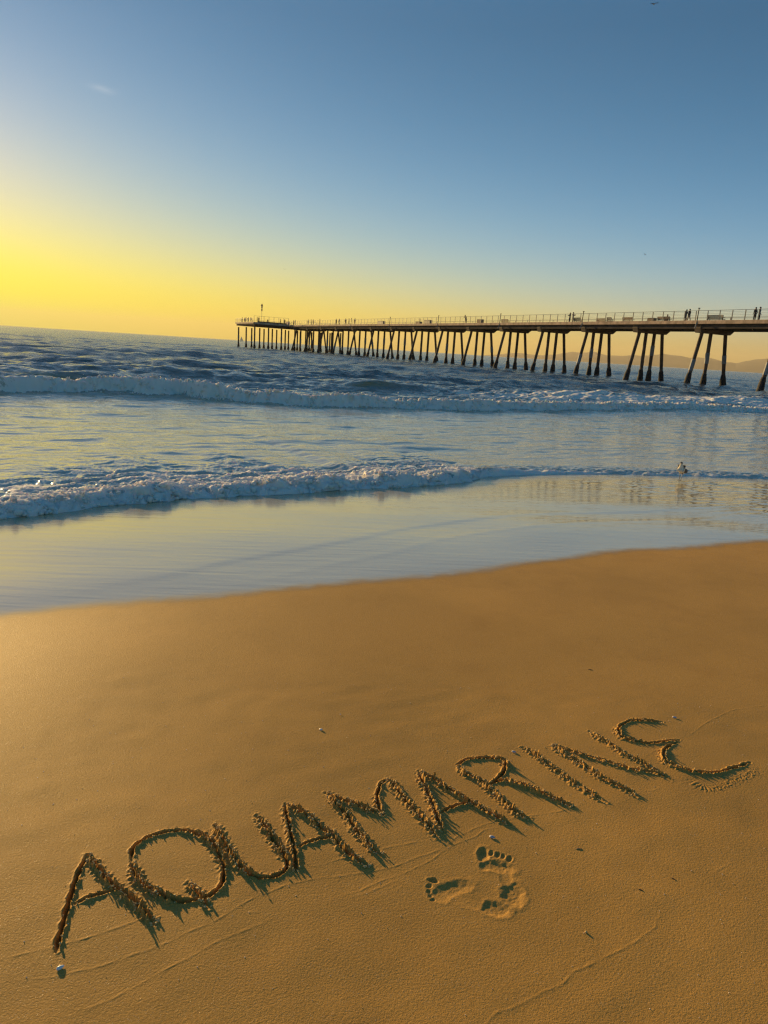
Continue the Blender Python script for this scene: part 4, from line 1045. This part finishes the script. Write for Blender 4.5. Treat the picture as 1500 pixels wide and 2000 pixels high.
def stick(px, py, L, rz, label, m='twig'):
    c = ground(px, py); z = zat(*c) if X0 < c[0] < X1 and Y0 < c[1] < Y1 else float(beach_z(*c)[0])
    b = MB(); b.tube([(-L / 2, 0, .0005), (-L * .1, .001, .0012), (L * .2, -.001, .0014), (L / 2, .001, .0006)], [.0008, .0013, .0012, .0006], 6)
    o = b.build('twig', M[m], smooth=True); o.location = (float(c[0]), float(c[1]), float(z)); o.rotation_euler = (0, 0, rz); tag(o, label, 'twig', 'twigs on the sand')
stick(1153, 1309, .022, -.2, 'dark twig lying alone on smooth sand at upper right')
stick(1131, 1655, .02, .1, 'pale twig right of the footprints, below the R', 'wood')
stick(1315, 1716, .014, -.7, 'dark twig slanting down right at the lower right')
stick(1251, 1736, .013, -.5, 'dark twig left of the slanting one at the lower right')
c = ground(1145, 1817); b = MB(); b.ball((0, 0, .002), (.0035, .003, .003), 2); o = b.build('pebble', M['crumb'], smooth=True); o.location = (float(c[0]), float(c[1]), float(zat(*c)))
tag(o, 'single small sand pellet on bare sand at lower right', 'pebble')
# scattered grit: broken shell and coarse grains
g = np.random.default_rng(3); n = 500
xs = g.uniform(X0 + .02, X1 - .02, n); ys = g.uniform(Y0 + .02, Y1 - .02, n); rr = g.uniform(.0006, .0013, n)
B = np.array([(x, y, zat(x, y) + r__ * .5, r__) for x, y, r__ in zip(xs, ys, rr)])
vb, fb = blobs(B, .2, seed=9)
tag(link('shell_grit', mesh_np('shell_grit', vb, fb, M['shell'])), 'specks of broken shell scattered over the sand', 'grit', kind='stuff')
n = 320
xs = g.uniform(X0 + .02, X1 - .02, n); ys = g.uniform(Y0 + .02, Y1 - .02, n); rr = g.uniform(.0005, .0013, n)
B = np.array([(x, y, zat(x, y) + r__ * .2, r__) for x, y, r__ in zip(xs, ys, rr)])
vb, fb = blobs(B, .2, seed=10)
tag(link('sand_grit', mesh_np('sand_grit', vb, fb, M['crumb'])), 'tiny loose sand pellets scattered over the beach', 'grit', kind='stuff')

# ---------------------------------------------------------------- mountains across the bay
SKY = [(930,694),(975,694),(1008,692.7),(1026,691),(1052,693.5),(1073,692.7),(1087,692),(1102,689),(1118,688),(1135,690),(1161,688),(1173,691),(1191,693.5),(1213,694.4),(1240,694.5),(1266,693.5),(1283,692),(1294,689.7),(1309,692),(1330,694.4),(1347,698),(1365,698),(1387,698.7),(1405,703),(1415,708),(1427,707.4),(1438,709.6),(1457,704.8),(1483,702),(1498,701),(1530,700),(1580,706),(1640,703),(1700,712),(1760,708)]
DM = 15000.
az = []; hh = []
for x, y in SKY:
    r_ = ray(x, y); az.append(math.atan2(r_[0], r_[1])); hh.append(r_[2] / math.hypot(r_[0], r_[1]) * DM)
hh[0] = hh[1] = 0; hh = np.array(hh); hh[0] = -20; hh[1] = 40; hh[2] = 95
A = np.linspace(az[0], az[-1], 520); HM = np.interp(A, az, hh); rows = 26
Rm = DM + np.linspace(-3500, 3500, rows); K = 1 - np.abs(np.linspace(-1, 1, rows)) ** 1.3
AA, RM = np.meshgrid(A, Rm); xm, ym = RM * np.sin(AA), RM * np.cos(AA)
HZ = HM[None] * K[:, None] * (1 + (.18 * noise(xm, ym, 1500, 101) + .08 * noise(xm, ym, 600, 102)) * (1 - K[:, None]) ** .5) + 9 * noise(xm, ym, 260, 103) * K[:, None] * .5
HZ = np.maximum(HZ, -5); mi = np.arange(AA.size).reshape(AA.shape)
tag(link('hills', mesh_np('hills', np.stack([xm, ym, HZ + EYE * 0], -1).reshape(-1, 3), np.stack([mi[:-1, :-1], mi[:-1, 1:], mi[1:, 1:], mi[1:, :-1]], -1).reshape(-1, 4), M['hills'])), kind='structure')

# ---------------------------------------------------------------- sea air
HAZE = 5.5e-5
if HAZE:
    m = bpy.data.materials.new('sea_haze'); m.use_nodes = True; t = m.node_tree; t.nodes.clear()
    v = t.nodes.new('ShaderNodeVolumePrincipled'); v.inputs['Color'].default_value = (.95, .80, .52, 1); v.inputs['Density'].default_value = HAZE; v.inputs['Anisotropy'].default_value = .2
    ou = t.nodes.new('ShaderNodeOutputMaterial'); t.links.new(v.outputs[0], ou.inputs['Volume'])
    b = MB(); b.box((0, 11000, 245.), (50000, 26000 * 1.0, 510)); o = b.build('haze', m); tag(o, kind='stuff')
    o.location = (0, 0, 0)
